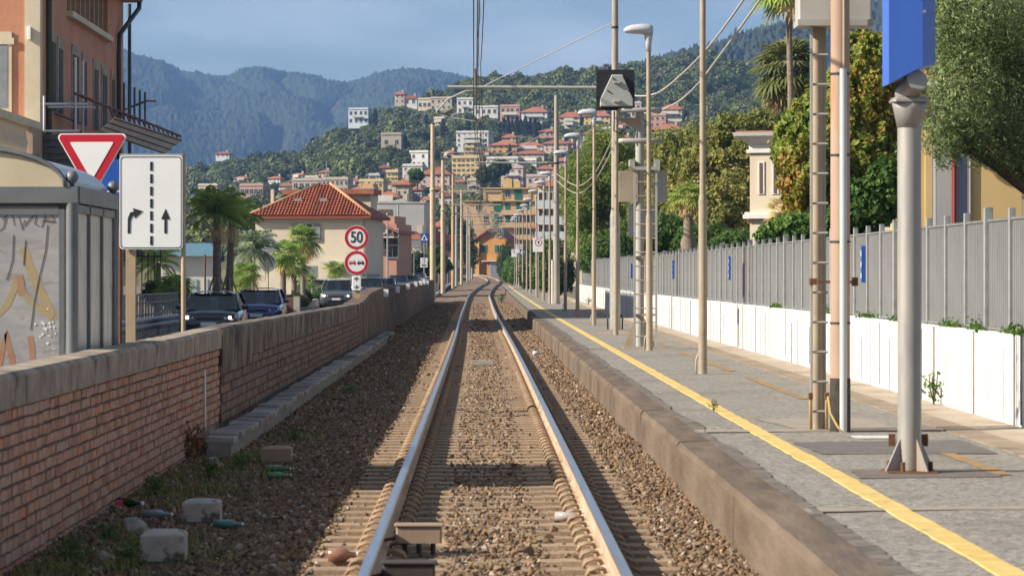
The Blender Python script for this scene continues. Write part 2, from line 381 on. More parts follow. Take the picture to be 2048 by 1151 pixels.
# track-side boxes between the rails
def track_box(name, label, x, y, w, d, h, m, legs):
    t = thing(name, label, 'track equipment', (x, y, -.20))
    MB().cbox(-w/2, w/2, -d/2, d/2, .09, .09+h, .012).build('housing', m, t)
    MB().cbox(-w/2-.012, w/2+.012, -d/2-.012, d/2+.012, .091+h, .103+h, .005).build('lid', m, t)
    for i in range(legs):
        MB().cyl((-w/2+.06+i*(w-.12)/max(1, legs-1), 0, 0), (-w/2+.06+i*(w-.12)/max(1, legs-1), 0, .09), .018, n=8).build('leg', DARK, t)
    MB().tube([(-w/2, 0, .12), (-w/2-.06, 0, .11), (-w/2-.11, .02, .09)], .012, 6).build('connecting_rod', RUST, t)
    return t
BOXB = mat('brown casing', (.28, .20, .14), (.33, .245, .175), 5, .8)
BOXK = mat('dark casing', (.045, .035, .03), (.06, .05, .042), 5, .75)
track_box('axle_counter', 'brown metal box on short legs inside the rail', PX(838, 21.2), 21.2, .31, .16, .115, BOXB, 3)
track_box('axle_counter', 'dark metal box with pale lid on legs inside the rail', PX(818, 18.6), 18.6, .31, .15, .10, BOXK, 3)
t = thing('transponder', 'pale concrete beacon block lying between the rails', 'track equipment', (PX(965, 65), 65, -.19))
MB().cbox(-.24, .24, -.16, .16, 0, .07, .01).build('base', CONC, t); MB().cbox(-.23, .23, -.05, .10, .071, .115, .01).build('cover', CONC, t)
# ---------------------------------------------------------------- platform
ASPH = mat('platform asphalt', (.125, .116, .098), (.36, .335, .29), 22, .92, bump=.015, bscale=40, c3=(.14, .122, .098), s3=.5, t3=(.5, .72), detail=12, lo=.36, hi=.64)
KERB = mat('kerb concrete', (.095, .068, .046), (.17, .127, .09), 2.6, .92, bump=.008, bscale=22, c3=(.09, .07, .055), s3=1.1, rnd=.07, stretch=(1.5, .5, 1.5))
YELL = mat('yellow line paint', (.56, .39, .10), (.66, .50, .20), 5, .88, c3=(.27, .21, .11), s3=4.5, t3=(.56, .72))
OCHR = mat('faded ochre paint', (.34, .20, .065), (.20, .16, .12), 2.2, .9, lo=.45, hi=.62)
BACK = mat('back strip concrete', (.33, .27, .20), (.42, .36, .28), 2, .92, bump=.004, bscale=40, c3=(.22, .16, .11), s3=1.2)
BAND = mat('worn stone band', (.22, .165, .115), (.31, .25, .18), 2.5, .92, bump=.004, bscale=30, c3=(.13, .10, .075), s3=1.4)
py = np.concatenate([np.arange(8, 120, 1.), np.arange(120, 292, 3.)])
plat = link('platform', MB().box(2.0, 4.32, 8, 100, -.3, .2).mesh('platform', CONC)); setp(plat, 'long low asphalt railway platform', 'platform', kind='structure')
ribbon('asphalt', [(1.97, .248), (2.4, .252), (3.2, .258), (4.33, .252)], py, ASPH, plat, smooth=True)
ribbon('stone_band', [(4.325, .2), (4.325, .262), (4.63, .262), (4.63, .2)], py, BAND, plat)
ribbon('back_strip', [(4.632, .2), (4.632, .258), (5.2, .270)], py, BACK, plat)
yl = np.arange(8, 286, .35); e1 = 2.49+.005*rng.normal(size=len(yl)); e2 = 2.64+.005*rng.normal(size=len(yl))
Zl = np.repeat((.262+zt(yl))[:, None], 4, 1); Zl[:, 0] -= .006; Zl[:, 3] -= .006
link('yellow_line', grid_mesh('yellow_line', np.stack([e1-.004, e1, e2, e2+.004], 1), np.repeat(yl[:, None], 4, 1), Zl, YELL, False), plat)
for a, c in ((22.6, 25.6), (36.5, 44.5), (47, 59.5), (63, 74), (80, 92)):
    q = np.arange(a, c, .3); ribbon('ochre_line', [(3.72, .262), (3.84, .262)], q, OCHR, plat, jit=.008)
PATCH = mat('pale mortar', (.33, .28, .225), (.26, .22, .18), 4, .95)
DKPATCH = mat('dark tar', (.055, .05, .045), (.09, .08, .07), 6, .9)
def patch(name, pts, z, m):
    c = np.mean(pts, 0); vs = []
    k = 10
    for i in range(len(pts)):
        p, q = np.array(pts[i]), np.array(pts[(i+1) % len(pts)])
        for t in np.arange(0, 1, 1/k): vs.append(p+(q-p)*t+rng.normal(size=2)*.012)
    MB().add([(c[0], c[1], z)]+[(v[0], v[1], z) for v in vs], [(0, i+1, (i+1) % len(vs)+1) for i in range(len(vs))]).build(name, m, plat)
patch('mortar_patch', [(3.0, 28.9), (3.9, 29.0), (3.9, 31.6), (2.75, 31.4)], .2602, PATCH)
patch('mortar_joint', [(1.99, 28.7), (4.3, 29.1), (4.3, 29.5), (1.99, 29.2)], .2596, PATCH)
patch('mortar_joint', [(1.99, 19.05), (4.3, 19.5), (4.3, 19.75), (1.99, 19.35)], .2596, PATCH)
patch('tar_patch', [(2.7, 22.2), (3.75, 22.4), (3.8, 23.3), (2.75, 23.2)], .2603, mat('worn tar', (.12, .10, .085), (.17, .145, .12), 4, .9))
patch('tar_patch', [(2.75, 25.2), (4.2, 25.3), (4.2, 27.4), (2.7, 27.0)], .2596, mat('worn tar two', (.11, .10, .092), (.15, .14, .13), 4, .9))
patch('white_plate', [(3.30, 27.6), (3.70, 27.6), (3.68, 28.1), (3.30, 28.1)], .2612, mat('white plate', (.62, .6, .56), (.5, .48, .44), 5, .8))
patch('mortar_joint', [(1.99, 61.2), (2.9, 61.6), (2.9, 62.3), (1.99, 61.9)], .2596, PATCH)
patch('mortar_patch', [(2.9, 76.5), (3.9, 77), (3.9, 80), (2.9, 79.5)], .2602, mat('ochre mortar', (.36, .26, .175), (.28, .22, .16), 3, .95))
q = np.arange(14, 106, .10); ed = 1.99+np.clip(.11+.05*vnoise(q*.5, q*.1, 41)+.02*vnoise(q*2.2, q*.4, 42)+.006*rng.normal(size=len(q)), .012, .4)
Zq = np.repeat((.2597+zt(q))[:, None], 2, 1); Xq = np.stack([np.full(len(q), 1.985), ed], 1); Zq[:, 1] += .0012
link('tar_edge', grid_mesh('tar_edge', Xq, np.repeat(q[:, None], 2, 1), Zq, mat('tar edge', (.085, .072, .058), (.19, .165, .135), 6, .92), False), plat)
kms = []
for j in range(4):
    b = MB(); nn = 12; rings = []
    for i in range(nn+1):
        ch = random.choice([0, 0, 0, .006, .012, .02]); y = 3.0*i/nn
        rings.append([(1.70+random.uniform(-.004, .004), y, -.3), (1.705+ch*.4, y, .215-ch), (1.73+ch, y, .250-ch*.5), (2.0, y, .256), (2.0, y, -.3)])
    b.loft(rings); kms.append(b.mesh('kerb_block', KERB))
yk = 9.0; i = 0
while yk < 284:
    o = link('kerb_block', kms[i % 4], plat, (random.uniform(-.003, .003)+(.2 if yk > 106.5 else 0), yk, float(zt(yk+1.5))+random.uniform(-.004, .004)-(.05 if yk > 106.5 else 0)))
    Lk = random.choice([3.0, 4.6, 6.2, 7.5]); o.scale = (1, Lk/3*.999, 1); yk += Lk; i += 1
# white retaining wall of panels, metal fence on top
WW = mat('white wall paint', (.66, .66, .65), (.58, .58, .565), 1.2, .85, bump=.004, bscale=12, c3=(.42, .39, .34), s3=1.4, t3=(.60, .80), stretch=(1, 2.2, .5))
ww = thing('retaining_wall', 'low white painted concrete wall behind the platform', 'wall', (5.1, 29.5, .25))
nz = 9
for i in range(-6, 144):
    y0 = 29.5+.95*i; dz = float(zt(y0))
    MB().cbox(0, .3, .022 if i % 3 == 0 else .005, .928 if i % 3 == 2 else .945, -.06, .885-.0002*i+random.uniform(-.006, .006), .012).build('wall_panel', WW, ww, loc=(random.uniform(-.007, .007), .95*i, dz))
    MB().box(-.009, .02, -.03 if i % 3 == 0 else -.012, .03 if i % 3 == 0 else .012, random.uniform(-.06, .1), .875 if i % 3 == 0 else random.uniform(.6, .86)).build('joint_seal', mat('joint seal', (.20, .19, .17), (.34, .32, .29), 6, .9), ww, loc=(0, .95*i, dz))
MB().box(.06, .28, -5.7, 136.8, -.06, .84).build('wall_core', mat('grey joint', (.2, .19, .18), None), ww)
FEN = mat('fence sheet', (.195, .20, .20), (.235, .24, .238), 1.2, .55, .25, rnd=.04)
fence = thing('metal_fence', 'grey ribbed metal fence with posts on the white wall', 'fence', (5.25, 29.5, 1.1))
def fence_panel(L):
    b = MB(); pr = []; y = 0; n = 12; p = L/n
    for k in range(n):
        pr += [(0, y+.004), (0, y+p*.62), (.028, y+p*.66), (.028, y+p*.96)]; y += p
    vs = []
    for x, yy in pr: vs += [(x, yy, .07), (x, yy, 1.15)]
    b.add(vs, [(2*i, 2*i+1, 2*i+3, 2*i+2) for i in range(len(pr)-1)])
    b.box(-.012, .035, 0, L, 1.15, 1.175); b.box(-.012, .035, 0, L, .045, .07)
    return b.mesh('fence_panel', FEN)
fpm = fence_panel(1.36)
ps = MB().cbox(-.03, .035, -.032, .032, -.1, 1.27, .006).mesh('fence_post', GALV)
pw = MB().cbox(-.045, .045, -.05, .05, -.1, 1.30, .006).mesh('fence_post', GALV)
for i in range(-3, 93):
    y0 = 1.43*i; dz = float(zt(29.5+y0))
    link('fence_post', pw if i % 5 == 2 else ps, fence, (0, y0, dz)); link('fence_panel', fpm, fence, (0, y0+.035, dz))
for i, yy in enumerate((42.5, 65.3, 84.5, 108)):
    t = thing('strip_sign', 'narrow blue and white upright strip sign on the grey fence', 'sign', (5.2, yy, 1.6), group='strip signs on the fence')
    MB().cbox(-.03, .03, -.03, .03, 0, .50, .004).build('board', SIGNB, t)
    for k in range(3): MB().box(-.034, -.03, -.034, .02, .06+k*.15, .13+k*.15).build('lettering', SIGNW, t)
# ---------------------------------------------------------------- left wall beside the road
BRK = bpy.data.materials.new('brick'); BRK.use_nodes = True
_n, _l = BRK.node_tree.nodes, BRK.node_tree.links; _b = _n['Principled BSDF']; _b.inputs['Roughness'].default_value = .92
_o = _n.new('ShaderNodeObjectInfo'); _a = _n.new('ShaderNodeAttribute'); _a.attribute_name = 'var'; _ad = _n.new('ShaderNodeMath'); _ad.operation = 'ADD'
_fr = _n.new('ShaderNodeMath'); _fr.operation = 'FRACT'
_r = _n.new('ShaderNodeValToRGB'); _e = _r.color_ramp.elements
while len(_e) < 5: _e.new(.5)
for i, (p, c) in enumerate([(0, (.33, .165, .105)), (.3, (.42, .225, .15)), (.6, (.47, .275, .19)), (.88, (.42, .28, .20)), (1, (.54, .22, .105))]): _e[i].position = p; _e[i].color = (*c, 1)
_l.new(_o.outputs['Random'], _ad.inputs[0]); _l.new(_a.outputs['Fac'], _ad.inputs[1]); _l.new(_ad.outputs[0], _fr.inputs[0]); _l.new(_fr.outputs[0], _r.inputs['Fac'])
_tc = _n.new('ShaderNodeTexCoord'); _nn = _n.new('ShaderNodeTexNoise'); _nn.inputs['Scale'].default_value = 12; _nn.inputs['Detail'].default_value = 6; _l.new(_tc.outputs['Object'], _nn.inputs['Vector'])
_h = _n.new('ShaderNodeHueSaturation'); _mr = _n.new('ShaderNodeMapRange'); _mr.inputs['To Min'].default_value = .55; _mr.inputs['To Max'].default_value = 1.4
_l.new(_nn.outputs['Fac'], _mr.inputs['Value']); _l.new(_mr.outputs[0], _h.inputs['Value']); _l.new(_r.outputs[0], _h.inputs['Color']); _l.new(_h.outputs[0], _b.inputs['Base Color'])
_bp = _n.new('ShaderNodeBump'); _bp.inputs['Distance'].default_value = .006; _l.new(_nn.outputs['Fac'], _bp.inputs['Height']); _l.new(_bp.outputs[0], _b.inputs['Normal'])
MORT = mat('dark mortar', (.085, .07, .057), (.15, .125, .10), 9, .95, bump=.01, bscale=40)
def brick_mesh(name, L, h, m):
    b = MB(); j = lambda: random.uniform(-.004, .004)
    b.add([(-.03+j(), 0, 0), (.012+j(), .004+j(), .004+j()), (.012+j(), L-.004+j(), .004+j()), (-.03, L, 0), (-.03, 0, h), (.012+j(), .004+j(), h-.004+j()), (.012+j(), L-.004+j(), h-.004+j()), (-.03, L, h)],
          [(0, 1, 5, 4), (1, 2, 6, 5), (2, 3, 7, 6), (4, 5, 6, 7), (0, 3, 2, 1)])
    return b.mesh(name, m)
def brick_field(parent, m, y0, y1, z0, z1, L, h, n_parts, x):
    cols = [brick_mesh('brick', L*q, h-.014, m) for q in (.5, .8, .95, 1.0, 1.1)]; ql = (.5, .8, .95, 1.0, 1.1)
    allb = []; z = z0
    row = 0
    while z+h <= z1+.01:
        y = y0-(.37*L if row % 2 else 0)
        while y < y1-.06:
            k = random.choices(range(5), (1, 2, 3, 4, 2))[0]; l = ql[k]*L
            if y+l <= y1 and y >= y0-.2: allb.append((max(y, y0-.1), z+random.uniform(-.004, .004), k))
            y += l+.012
        z += h; row += 1
    allb.sort()
    for y, z, k in allb[:n_parts]: link('brick', cols[k], parent, (x+random.uniform(-.003, .006), y, z))
    V = []; Fc = []; va = []
    for y, z, k in allb[n_parts:]:
        bse = len(V); dx = random.uniform(-.003, .006); V += [(v.co.x+x+dx, v.co.y+y, v.co.z+z) for v in cols[k].vertices]
        Fc += [[i+bse for i in p.vertices] for p in cols[k].polygons]; va += [random.random()]*len(cols[k].polygons)
    if V: setp(link('brickwork', raw_mesh('brickwork', np.array(V), np.array(Fc), m, var=va), parent), kind='stuff')
CAPM = mat('cap concrete', (.20, .165, .13), (.36, .30, .235), 3.2, .92, bump=.012, bscale=16, c3=(.07, .058, .048), s3=1.3, rnd=.05)
wa = thing('brick_wall', 'orange brick wall with grey concrete cap beside the weeds', 'wall', (-3.1, 17, -.3))
MB().box(-.26, -.02, 0, 20.1, 0, 1.14).build('mortar_core', MORT, wa)
brick_field(wa, BRK, 0, 20.1, .02, 1.14, .26, .0855, 300, -.012)
def cap_mesh(L, w, h, n=8):
    rings = []
    for i in range(n+1):
        y = L*i/n; q = random.uniform(0, .012)
        rings.append([(-w, y, 0), (0, y, 0), (random.uniform(-.004, .004), y, h-.03-q), (-.03-q, y, h-q*.4), (-w+.02, y, h+random.uniform(-.004, .004)), (-w, y, h-.03)])
    return MB().loft(rings).mesh('cap_slab', CAPM)
for i, (a, c) in enumerate(((0, 4.2), (4.2, 8.9), (8.9, 13.4), (13.4, 16.6), (16.6, 20.1))):
    link('cap_slab', cap_mesh(c-a-.012, .30, .235), wa, (.02+random.uniform(-.004, .004), a, 1.13+random.uniform(-.005, .005)))
MB().tube([(.012, 17.9, .1), (.02, 17.9, .5), (.012, 17.92, .95)], .012, 6).build('white_pipe', SIGNW, wa)
wb = thing('block_wall', 'dark weathered brick wall with grey stained render band', 'wall', (-3.1, 37.12, -.3))
DBRK = BRK.copy(); DBRK.name = 'dark brick'
for nd in DBRK.node_tree.nodes:
    if nd.type == 'VALTORGB':
        for e_, c in zip(nd.color_ramp.elements, ((.10, .062, .042), (.16, .095, .063), (.20, .125, .085), (.13, .10, .075), (.23, .14, .09))): e_.color = (*c, 1)
STAIN = mat('stained render', (.12, .095, .075), (.27, .22, .17), 2.6, .95, bump=.02, bscale=9, stretch=(1, .8, .55), c3=(.04, .034, .03), s3=2.0, t3=(.44, .60))
MB().box(-.25, -.0, 0, 43.4, 0, 1.12).build('mortar_core', MORT, wb)
brick_field(wb, DBRK, 0, 43.4, .02, 1.08, .33, .115, 300, .012)
for i in range(9):
    a = 4.82*i; za, zb = 1.38-.012*i, 1.38-.012*(i+1); low = (.84, .92, 1.0)[min(i, 2)]+.03*math.sin(i*1.9)
    rings = []
    for k in range(9):
        y = a+4.8*k/8; zt_ = za+(zb-za)*k/8+random.uniform(-.006, .006); q = random.uniform(0, .01)
        rings.append([(-.255, y, low), (.03, y, low+random.uniform(-.03, .02)), (.035+random.uniform(-.0015, .0015), y, zt_-.03-q), (-.0-q, y, zt_), (-.26, y, zt_), (-.275, y, zt_-.04)])
    MB().loft(rings).build('render_slab', STAIN, wb)
wc = thing('concrete_wall', 'tall dark brown rough concrete wall with white plates', 'wall', (-3.1, 80.6, -.3))
DCON = mat('dark stained concrete', (.075, .052, .036), (.20, .145, .10), 2.2, .95, bump=.05, bscale=6, stretch=(1, .7, .6), c3=(.035, .028, .022), s3=1.2, t3=(.5, .66))
ztop = interp([0, 4, 9, 13, 60, 127], [1.27, 1.33, 1.50, 1.545, 1.62, 1.70])
for i in range(11):
    a, c = 11.5*i, 11.5*(i+1); rings = []
    for k in range(13):
        y = a+(c-a-.05)*k/12; zz = float(ztop(y)); q = random.uniform(0, .03)
        rings.append([(-.48, y, 0), (0, y, 0), (.02+random.uniform(-.008, .008), y, zz*.5), (.0+random.uniform(-.005, .005), y, zz-.04-q), (-.04-q, y, zz-q*.5), (-.46, y, zz), (-.48, y, zz-.05)])
    MB().loft(rings).build('wall_section', DCON, wc)
for px, py_ in ((767, 586), (791, 579), (812, 573), (828, 569), (838, 566), (845, 564), (852, 566)):
    y = 3.08*F/(CX-px); MB().box(.0, .15, -.02, .02, 0, .24).build('white_plate', SIGNW, wc, loc=(.022, y-80.6, PZ(py_, y)+.3-.11))
ct = thing('cable_trough', 'row of grey concrete trough lids along the wall foot', 'cable trough', (-2.95, 33.4, -.28))
TRO = mat('trough concrete', (.23, .215, .195), (.33, .31, .28), 4, .92, bump=.008, bscale=30, rnd=.3, c3=(.12, .11, .10), s3=1.5)
MB().box(.02, .28, 0, 62, 0, .19).build('trough', TRO, ct)
lid = MB().cbox(0, .32, 0, .47, 0, .06, .012).mesh('lid', TRO)
y = 0; i = 0
while y < 61.5:
    link('lid', lid, ct, (random.uniform(-.012, .012), y, .195+.022*math.sin(i*.9)*(random.random())), (random.uniform(-.035, .035), random.uniform(-.05, .05), random.uniform(-.05, .05)))
    y += .49; i += 1
# concrete stumps, rubble, litter, weeds in the strip by the wall
for px, py_, Y, w, h, lab in ((328, 1130, 21.1, .285, .26, 'square concrete stump with pale domed lid among weeds'), (404, 1046, 24.6, .285, .22, 'dirty concrete stump beside the teal bottle'), (554, 927, 32.6, .30, .20, 'low brown concrete stump near the trough end')):
    t = thing('concrete_stump', lab, 'concrete stump', (PX(px, Y), Y, -.29))
    SM = mat('stump '+str(px), (.36, .32, .28), (.48, .44, .39), 6, .9, c3=(.10, .085, .07), s3=5, t3=(.5, .58), bump=.005) if px != 554 else BOXB
    MB().cbox(-w/2, w/2, -w/2, w/2, 0, h*.28, .01).build('base', mat('stump base', (.12, .10, .08), (.2, .17, .14), 6, .95), t)
    b = MB(); rr = []
    for zz, s in ((h*.281, 1.03), (h*.93, 1.03), (h*.99, .93), (h*1.06, .55), (h*1.08, .05)): rr.append([(s*w/2*a_, s*w/2*c_, zz) for a_, c_ in ((-1, -1), (1, -1), (1, 1), (-1, 1))])
    b.loft(rr).build('lid', SM, t)
ROCK = mat('grey rock', (.20, .185, .165), (.33, .31, .28), 8, .92, bump=.01, bscale=25)
for px, py_, s, lab in ((205, 1118, .17, 'pale angular rock beside the concrete stump'), (262, 1062, .24, 'large grey rock sunk in weeds by the wall'), (425, 925, .20, 'broken pale concrete lump at the trough end'), (445, 905, .22, 'square concrete chunk leaning on the trough end'), (630, 942, .14, 'brown stone lying on shaded ballast')):
    Y = 1.95*F/(py_+8-CY); me = rock_mesh('rock', ROCK, s*1.2, s, s*.9, 14, .01)
    setp(link('rock', me, None, (PX(px, Y), Y, -.27+s*.25), (0, 0, random.random()*3)), lab, 'rock')
def bottle(label, px, py_, L, r, c, rz, name='bottle', rough=.15, Z=-.24):
    Y = (H-Z)*F/(py_-CY); t = thing(name, label, 'bottle', (PX(px, Y), Y, Z+r), rz)
    m = mat('bottle '+label[:18], c, None, rough=rough, spec=.6)
    b = MB(); pr = [(.2*r, 0), (r, .02*L), (r, .6*L), (.45*r, .75*L), (.35*r, .95*L)]
    pts = [(x_, 0, 0) for _, x_ in pr]; b.tube(pts, [q for q, _ in pr], 10); b.build('body', m, t)
    MB().cyl((.951*L, 0, 0), (L, 0, 0), .4*r, n=8).build('cap', SIGNW, t)
bottle('green glass bottle lying in weeds near the trough', 528, 945, .27, .036, (.02, .12, .03), .2)
bottle('lighter green bottle lying across the stones', 535, 958, .25, .033, (.06, .20, .06), .5)
bottle('dark green bottle against the brick wall foot', 235, 1012, .28, .04, (.02, .07, .015), -.6)
bottle('teal plastic bottle with pale label by the stump', 425, 1056, .24, .035, (.07, .19, .17), -.1)
bottle('clear blue bottle crushed beside the rock', 285, 1035, .26, .035, (.22, .30, .36), -.3)
bottle('clear plastic bottle between the rails', 1110, 1040, .22, .035, (.38, .35, .32), -.25, Z=-.19)
bottle('reddish plastic bottle by the sleeper ends', 655, 1122, .2, .045, (.26, .13, .09), .1, Z=-.18)
bottle('small white plastic bottle on stones by the platform', 1066, 710, .2, .05, (.6, .64, .7), .4, Z=-.17)
t = MB(); setp(MB().cbox(-.06, .06, -.04, .04, 0, .07, .01).build('wrapper', mat('pink plastic', (.55, .10, .18), None), None, loc=(PX(266, 27), 26.2, -.25)), 'small pink plastic wrapper by the wall foot', 'litter')
setp(MB().cbox(-.13, .13, -.06, .06, 0, .03, .01).build('black_plastic', BLACK, None, loc=(PX(682, 48.5), 48.5, -.245), rot=(0, .08, .2)), 'black plastic scrap on shaded ballast', 'litter')
def blades(C, h, w, lean=.35):
    n = len(C); a = rng.uniform(0, 6.28, n); l = lean*rng.random(n); h = h*(.5+rng.random(n)); w = np.full(n, w)
    t = np.stack([np.cos(a), np.sin(a), 0*a], 1); s = np.stack([-np.sin(a), np.cos(a), 0*a], 1); up = np.array([0, 0, 1.])
    mid = C+up*(h*.55)[:, None]+t*(l*h*.4)[:, None]; tip = C+up*(h*.9)[:, None]+t*(l*h*1.3)[:, None]
    v = np.stack([C-s*w[:, None], C+s*w[:, None], mid+s*w[:, None]*.8, mid-s*w[:, None]*.8, tip+s*w[:, None]*.1, tip-s*w[:, None]*.1], 1).reshape(-1, 3)
    i = np.arange(n)[:, None]*6
    f = np.concatenate([i+np.array([[0, 1, 2, 3]]), i+np.array([[3, 2, 4, 5]])])
    return v, f, n
GRS = leafmat('weed grass', [(0, (.08, .12, .03)), (.4, (.17, .20, .05)), (.7, (.28, .26, .09)), (1, (.40, .33, .16))])
C = []
for px, py_, r, n in ((150, 1120, .22, 300), (250, 1140, .25, 300), (110, 1150, .2, 260), (330, 1000, .35, 420), (400, 955, .35, 420), (300, 985, .25, 240), (230, 1075, .25, 260), (440, 985, .35, 260), (470, 930, .25, 260), (510, 915, .3, 300), (560, 955, .3, 160), (380, 1085, .22, 160), (300, 1120, .2, 180), (600, 880, .25, 160), (700, 785, .3, 120), (770, 690, .5, 260), (760, 680, .4, 160), (850, 610, .9, 260), (845, 625, .8, 200), (860, 600, 1.2, 260), (340, 925, .2, 120), (60, 1151, .25, 200), (420, 1120, .2, 100)):
    Y = 1.96*F/(py_-CY); C.append(np.stack([PX(px, Y)+rng.normal(size=n)*r*.7, Y+rng.normal(size=n)*r*1.6, np.full(n, -.27+float(zt(Y)))], 1))
C = np.concatenate(C); cl = vnoise(C[:, 0]*9, C[:, 1]*5, 61); C = C[(C[:, 0] > -3.05) & (cl+.3*rng.normal(size=len(C)) > -.05)]
v, f, n = blades(C, .10, .006, .9); va = np.tile(np.clip(.45+.3*rng.normal(size=n), 0, 1), 2)
setp(link('grass', raw_mesh('grass', v, f, GRS, var=va)), 'tufts of green and straw weeds along the wall foot', 'grass', kind='stuff')
def weed(label, px, py_, Z, s, n, m, X=None):
    Y = (H-Z)*F/(py_-CY); x = PX(px, Y) if X is None else X
    t = thing('weed', label, 'plant', (x, Y, Z))
    v, f, va = crown([(0, 0, s*.55, s*.6, s*.6, s*.5)], n, s*.16, .5, .9); link('foliage', raw_mesh('foliage', v, f, m, var=va), t)
    b = MB(); 
    for k in range(5): b.tube([(0, 0, 0), (random.uniform(-.2, .2)*s, random.uniform(-.2, .2)*s, s*.5), (random.uniform(-.4, .4)*s, random.uniform(-.4, .4)*s, s*.9)], .006*s*4, 4)
    b.build('stems', mat('weed stem', (.10, .11, .04), None), t)
WEED = leafmat('weed leaf', [(0, (.04, .10, .02)), (.6, (.10, .18, .04)), (1, (.2, .25, .07))])
DRYW = leafmat('dry weed leaf', [(0, (.16, .06, .02)), (.6, (.24, .10, .03)), (1, (.12, .10, .03))])
weed('dry reddish brown weed against the brick wall', 372, 925, -.27, .42, 160, DRYW)
weed('small green weed growing on the yellow line', 1428, 822, .26, .13, 70, WEED)
weed('leafy green weed at the foot of the white wall', 1858, 808, .27, .36, 110, WEED, X=5.02)
weed('small weed at the end of the white wall', 1163, 612, .27, .4, 90, WEED, X=5.0)
weed('green weed patch by the far platform edge', 1003, 605, .05, .5, 220, WEED)
for px, py_, s_, lab in ((140, 1130, .22, 'bushy green weed at the near foot of the brick wall'), (215, 1085, .16, 'low yellowish weed between rock and brick wall'), (420, 960, .24, 'leafy weed before the trough end'), (310, 1000, .22, 'pale weed by the dark green bottle'), (480, 945, .2, 'green weed beside the green bottles'), (590, 885, .2, 'fresh green weed behind the brown stump'), (700, 790, .18, 'small weed on the shaded ballast'), (775, 688, .3, 'dark weed tuft below the trough'), (260, 1140, .2, 'weed tuft before the concrete stump')):
    weed(lab, px, py_, -.27, s_, 170, WEED)
# ================================================================ PLATFORM AND LINE-SIDE FURNITURE
LAMPH = mat('lamp head', (.50, .52, .56), (.44, .46, .50), 3, .35, spec=.5)
def ell(x, zc, hz, wy, n=12, ay=0): return [(x, ay+wy*math.cos(2*math.pi*k/n), zc+hz*math.sin(2*math.pi*k/n)) for k in range(n)]
lb = MB().cyl((0, 0, 0), (0, 0, 2.55), .066, .062, 14).mesh('lower_post', BEIGE)
lu = MB().cyl((0, 0, 2.551), (0, 0, 2.63), .062, .047, 14).cyl((0, 0, 2.631), (0, 0, 5.78), .046, .043, 14).mesh('upper_post', BEIGE)
b = MB(); b.smooth = True
b.loft([ell(x, z, h, w) for x, z, h, w in ((.09, 6.14, .03, .05), (.08, 6.14, .09, .09), (.0, 6.15, .115, .13), (-.15, 6.165, .10, .145), (-.34, 6.16, .085, .125), (-.44, 6.145, .055, .08), (-.48, 6.135, .02, .03))])
lh = b.mesh('lamp_head', LAMPH)
ln = MB().lathe([(.056, 5.74), (.056, 5.90), (.075, 5.98), (.085, 6.06)], n=12).mesh('lamp_neck', LAMPH)
lc = MB().tube([(-.10, 0, 0), (-.095, 0, .22), (-.065, 0, .30)], .012, 5).mesh('cable_conduit', CABLE)
l0 = thing('street_lamp', 'beige lamp post with grey oval head along the platform', 'lamp post', (3.25, 45.8, .25), group='platform lamp posts')
for nm, me in (('lower_post', lb), ('upper_post', lu), ('lamp_neck', ln), ('lamp_head', lh), ('cable_conduit', lc)): link(nm, me, l0)
for i, Y in enumerate((59.9, 75.5, 90.6, 106, 121, 147, 162.5, 181, 203, 223, 244, 267, 282, 299)):
    o = copy_tree(l0)
    if i < 2: o['label'] = ('beige lamp post close beside the signal ladder', 'beige lamp post in front of the tall grey mast')[i]
    o.location = (3.25+random.uniform(-.03, .03), Y, .25+float(zt(Y))); o.rotation_euler = (random.uniform(-.004, .004), random.uniform(-.004, .004), random.uniform(-.06, .06))
# ---- concrete masts with cantilevers
MASTC = mat('mast concrete', (.30, .27, .225), (.37, .335, .285), 2, .85, stretch=(2, 2, .4), c3=(.22, .18, .14), s3=1.2)
INSU = mat('insulator', (.16, .14, .12), None, rough=.35)
def cantilever(t, dx, z, side, wire_dx, zc, wm=GREYP):
    """arm from the mast at local x=0 across the track; wire_dx: local x of the contact wire; side = direction of the track (+1/-1)"""
    MB().cyl((0, 0, z), (dx, 0, z+.02), .045, n=10).build('arm', wm, t)
    MB().cyl((side*.16, 0, z), (side*.42, 0, z+.005), .07, n=10).build('insulator', INSU, t)
    MB().cyl((0, 0, z+1.75), (dx*.78, 0, z+.05), .014, n=6).build('stay', CABLE, t)
    MB().cyl((wire_dx+side*.02, 0, z+.03), (wire_dx+side*.02, 0, z+.5), .035, .05, n=8).build('wire_support', INSU, t)
    e = dx; b = MB(); b.tube([(wire_dx-side*.1, 0, z-.09), (wire_dx+side*.25, 0, z-.08), (wire_dx+side*.75, 0, z-.3), (wire_dx+side*1.05, 0, z-.62), (wire_dx+side*1.02, 0, z-.72)], .025, 6)
    b.build('registration_arm', wm, t)
    MB().cyl((wire_dx+side*1.02, 0, z-.72), (wire_dx, 0, zc+.02), .014, n=6).build('steady_arm', CABLE, t)
    MB().cyl((wire_dx+side*.6, 0, z-.55), (wire_dx+side*.85, 0, z-.68), .055, n=8).build('insulator', INSU, t)
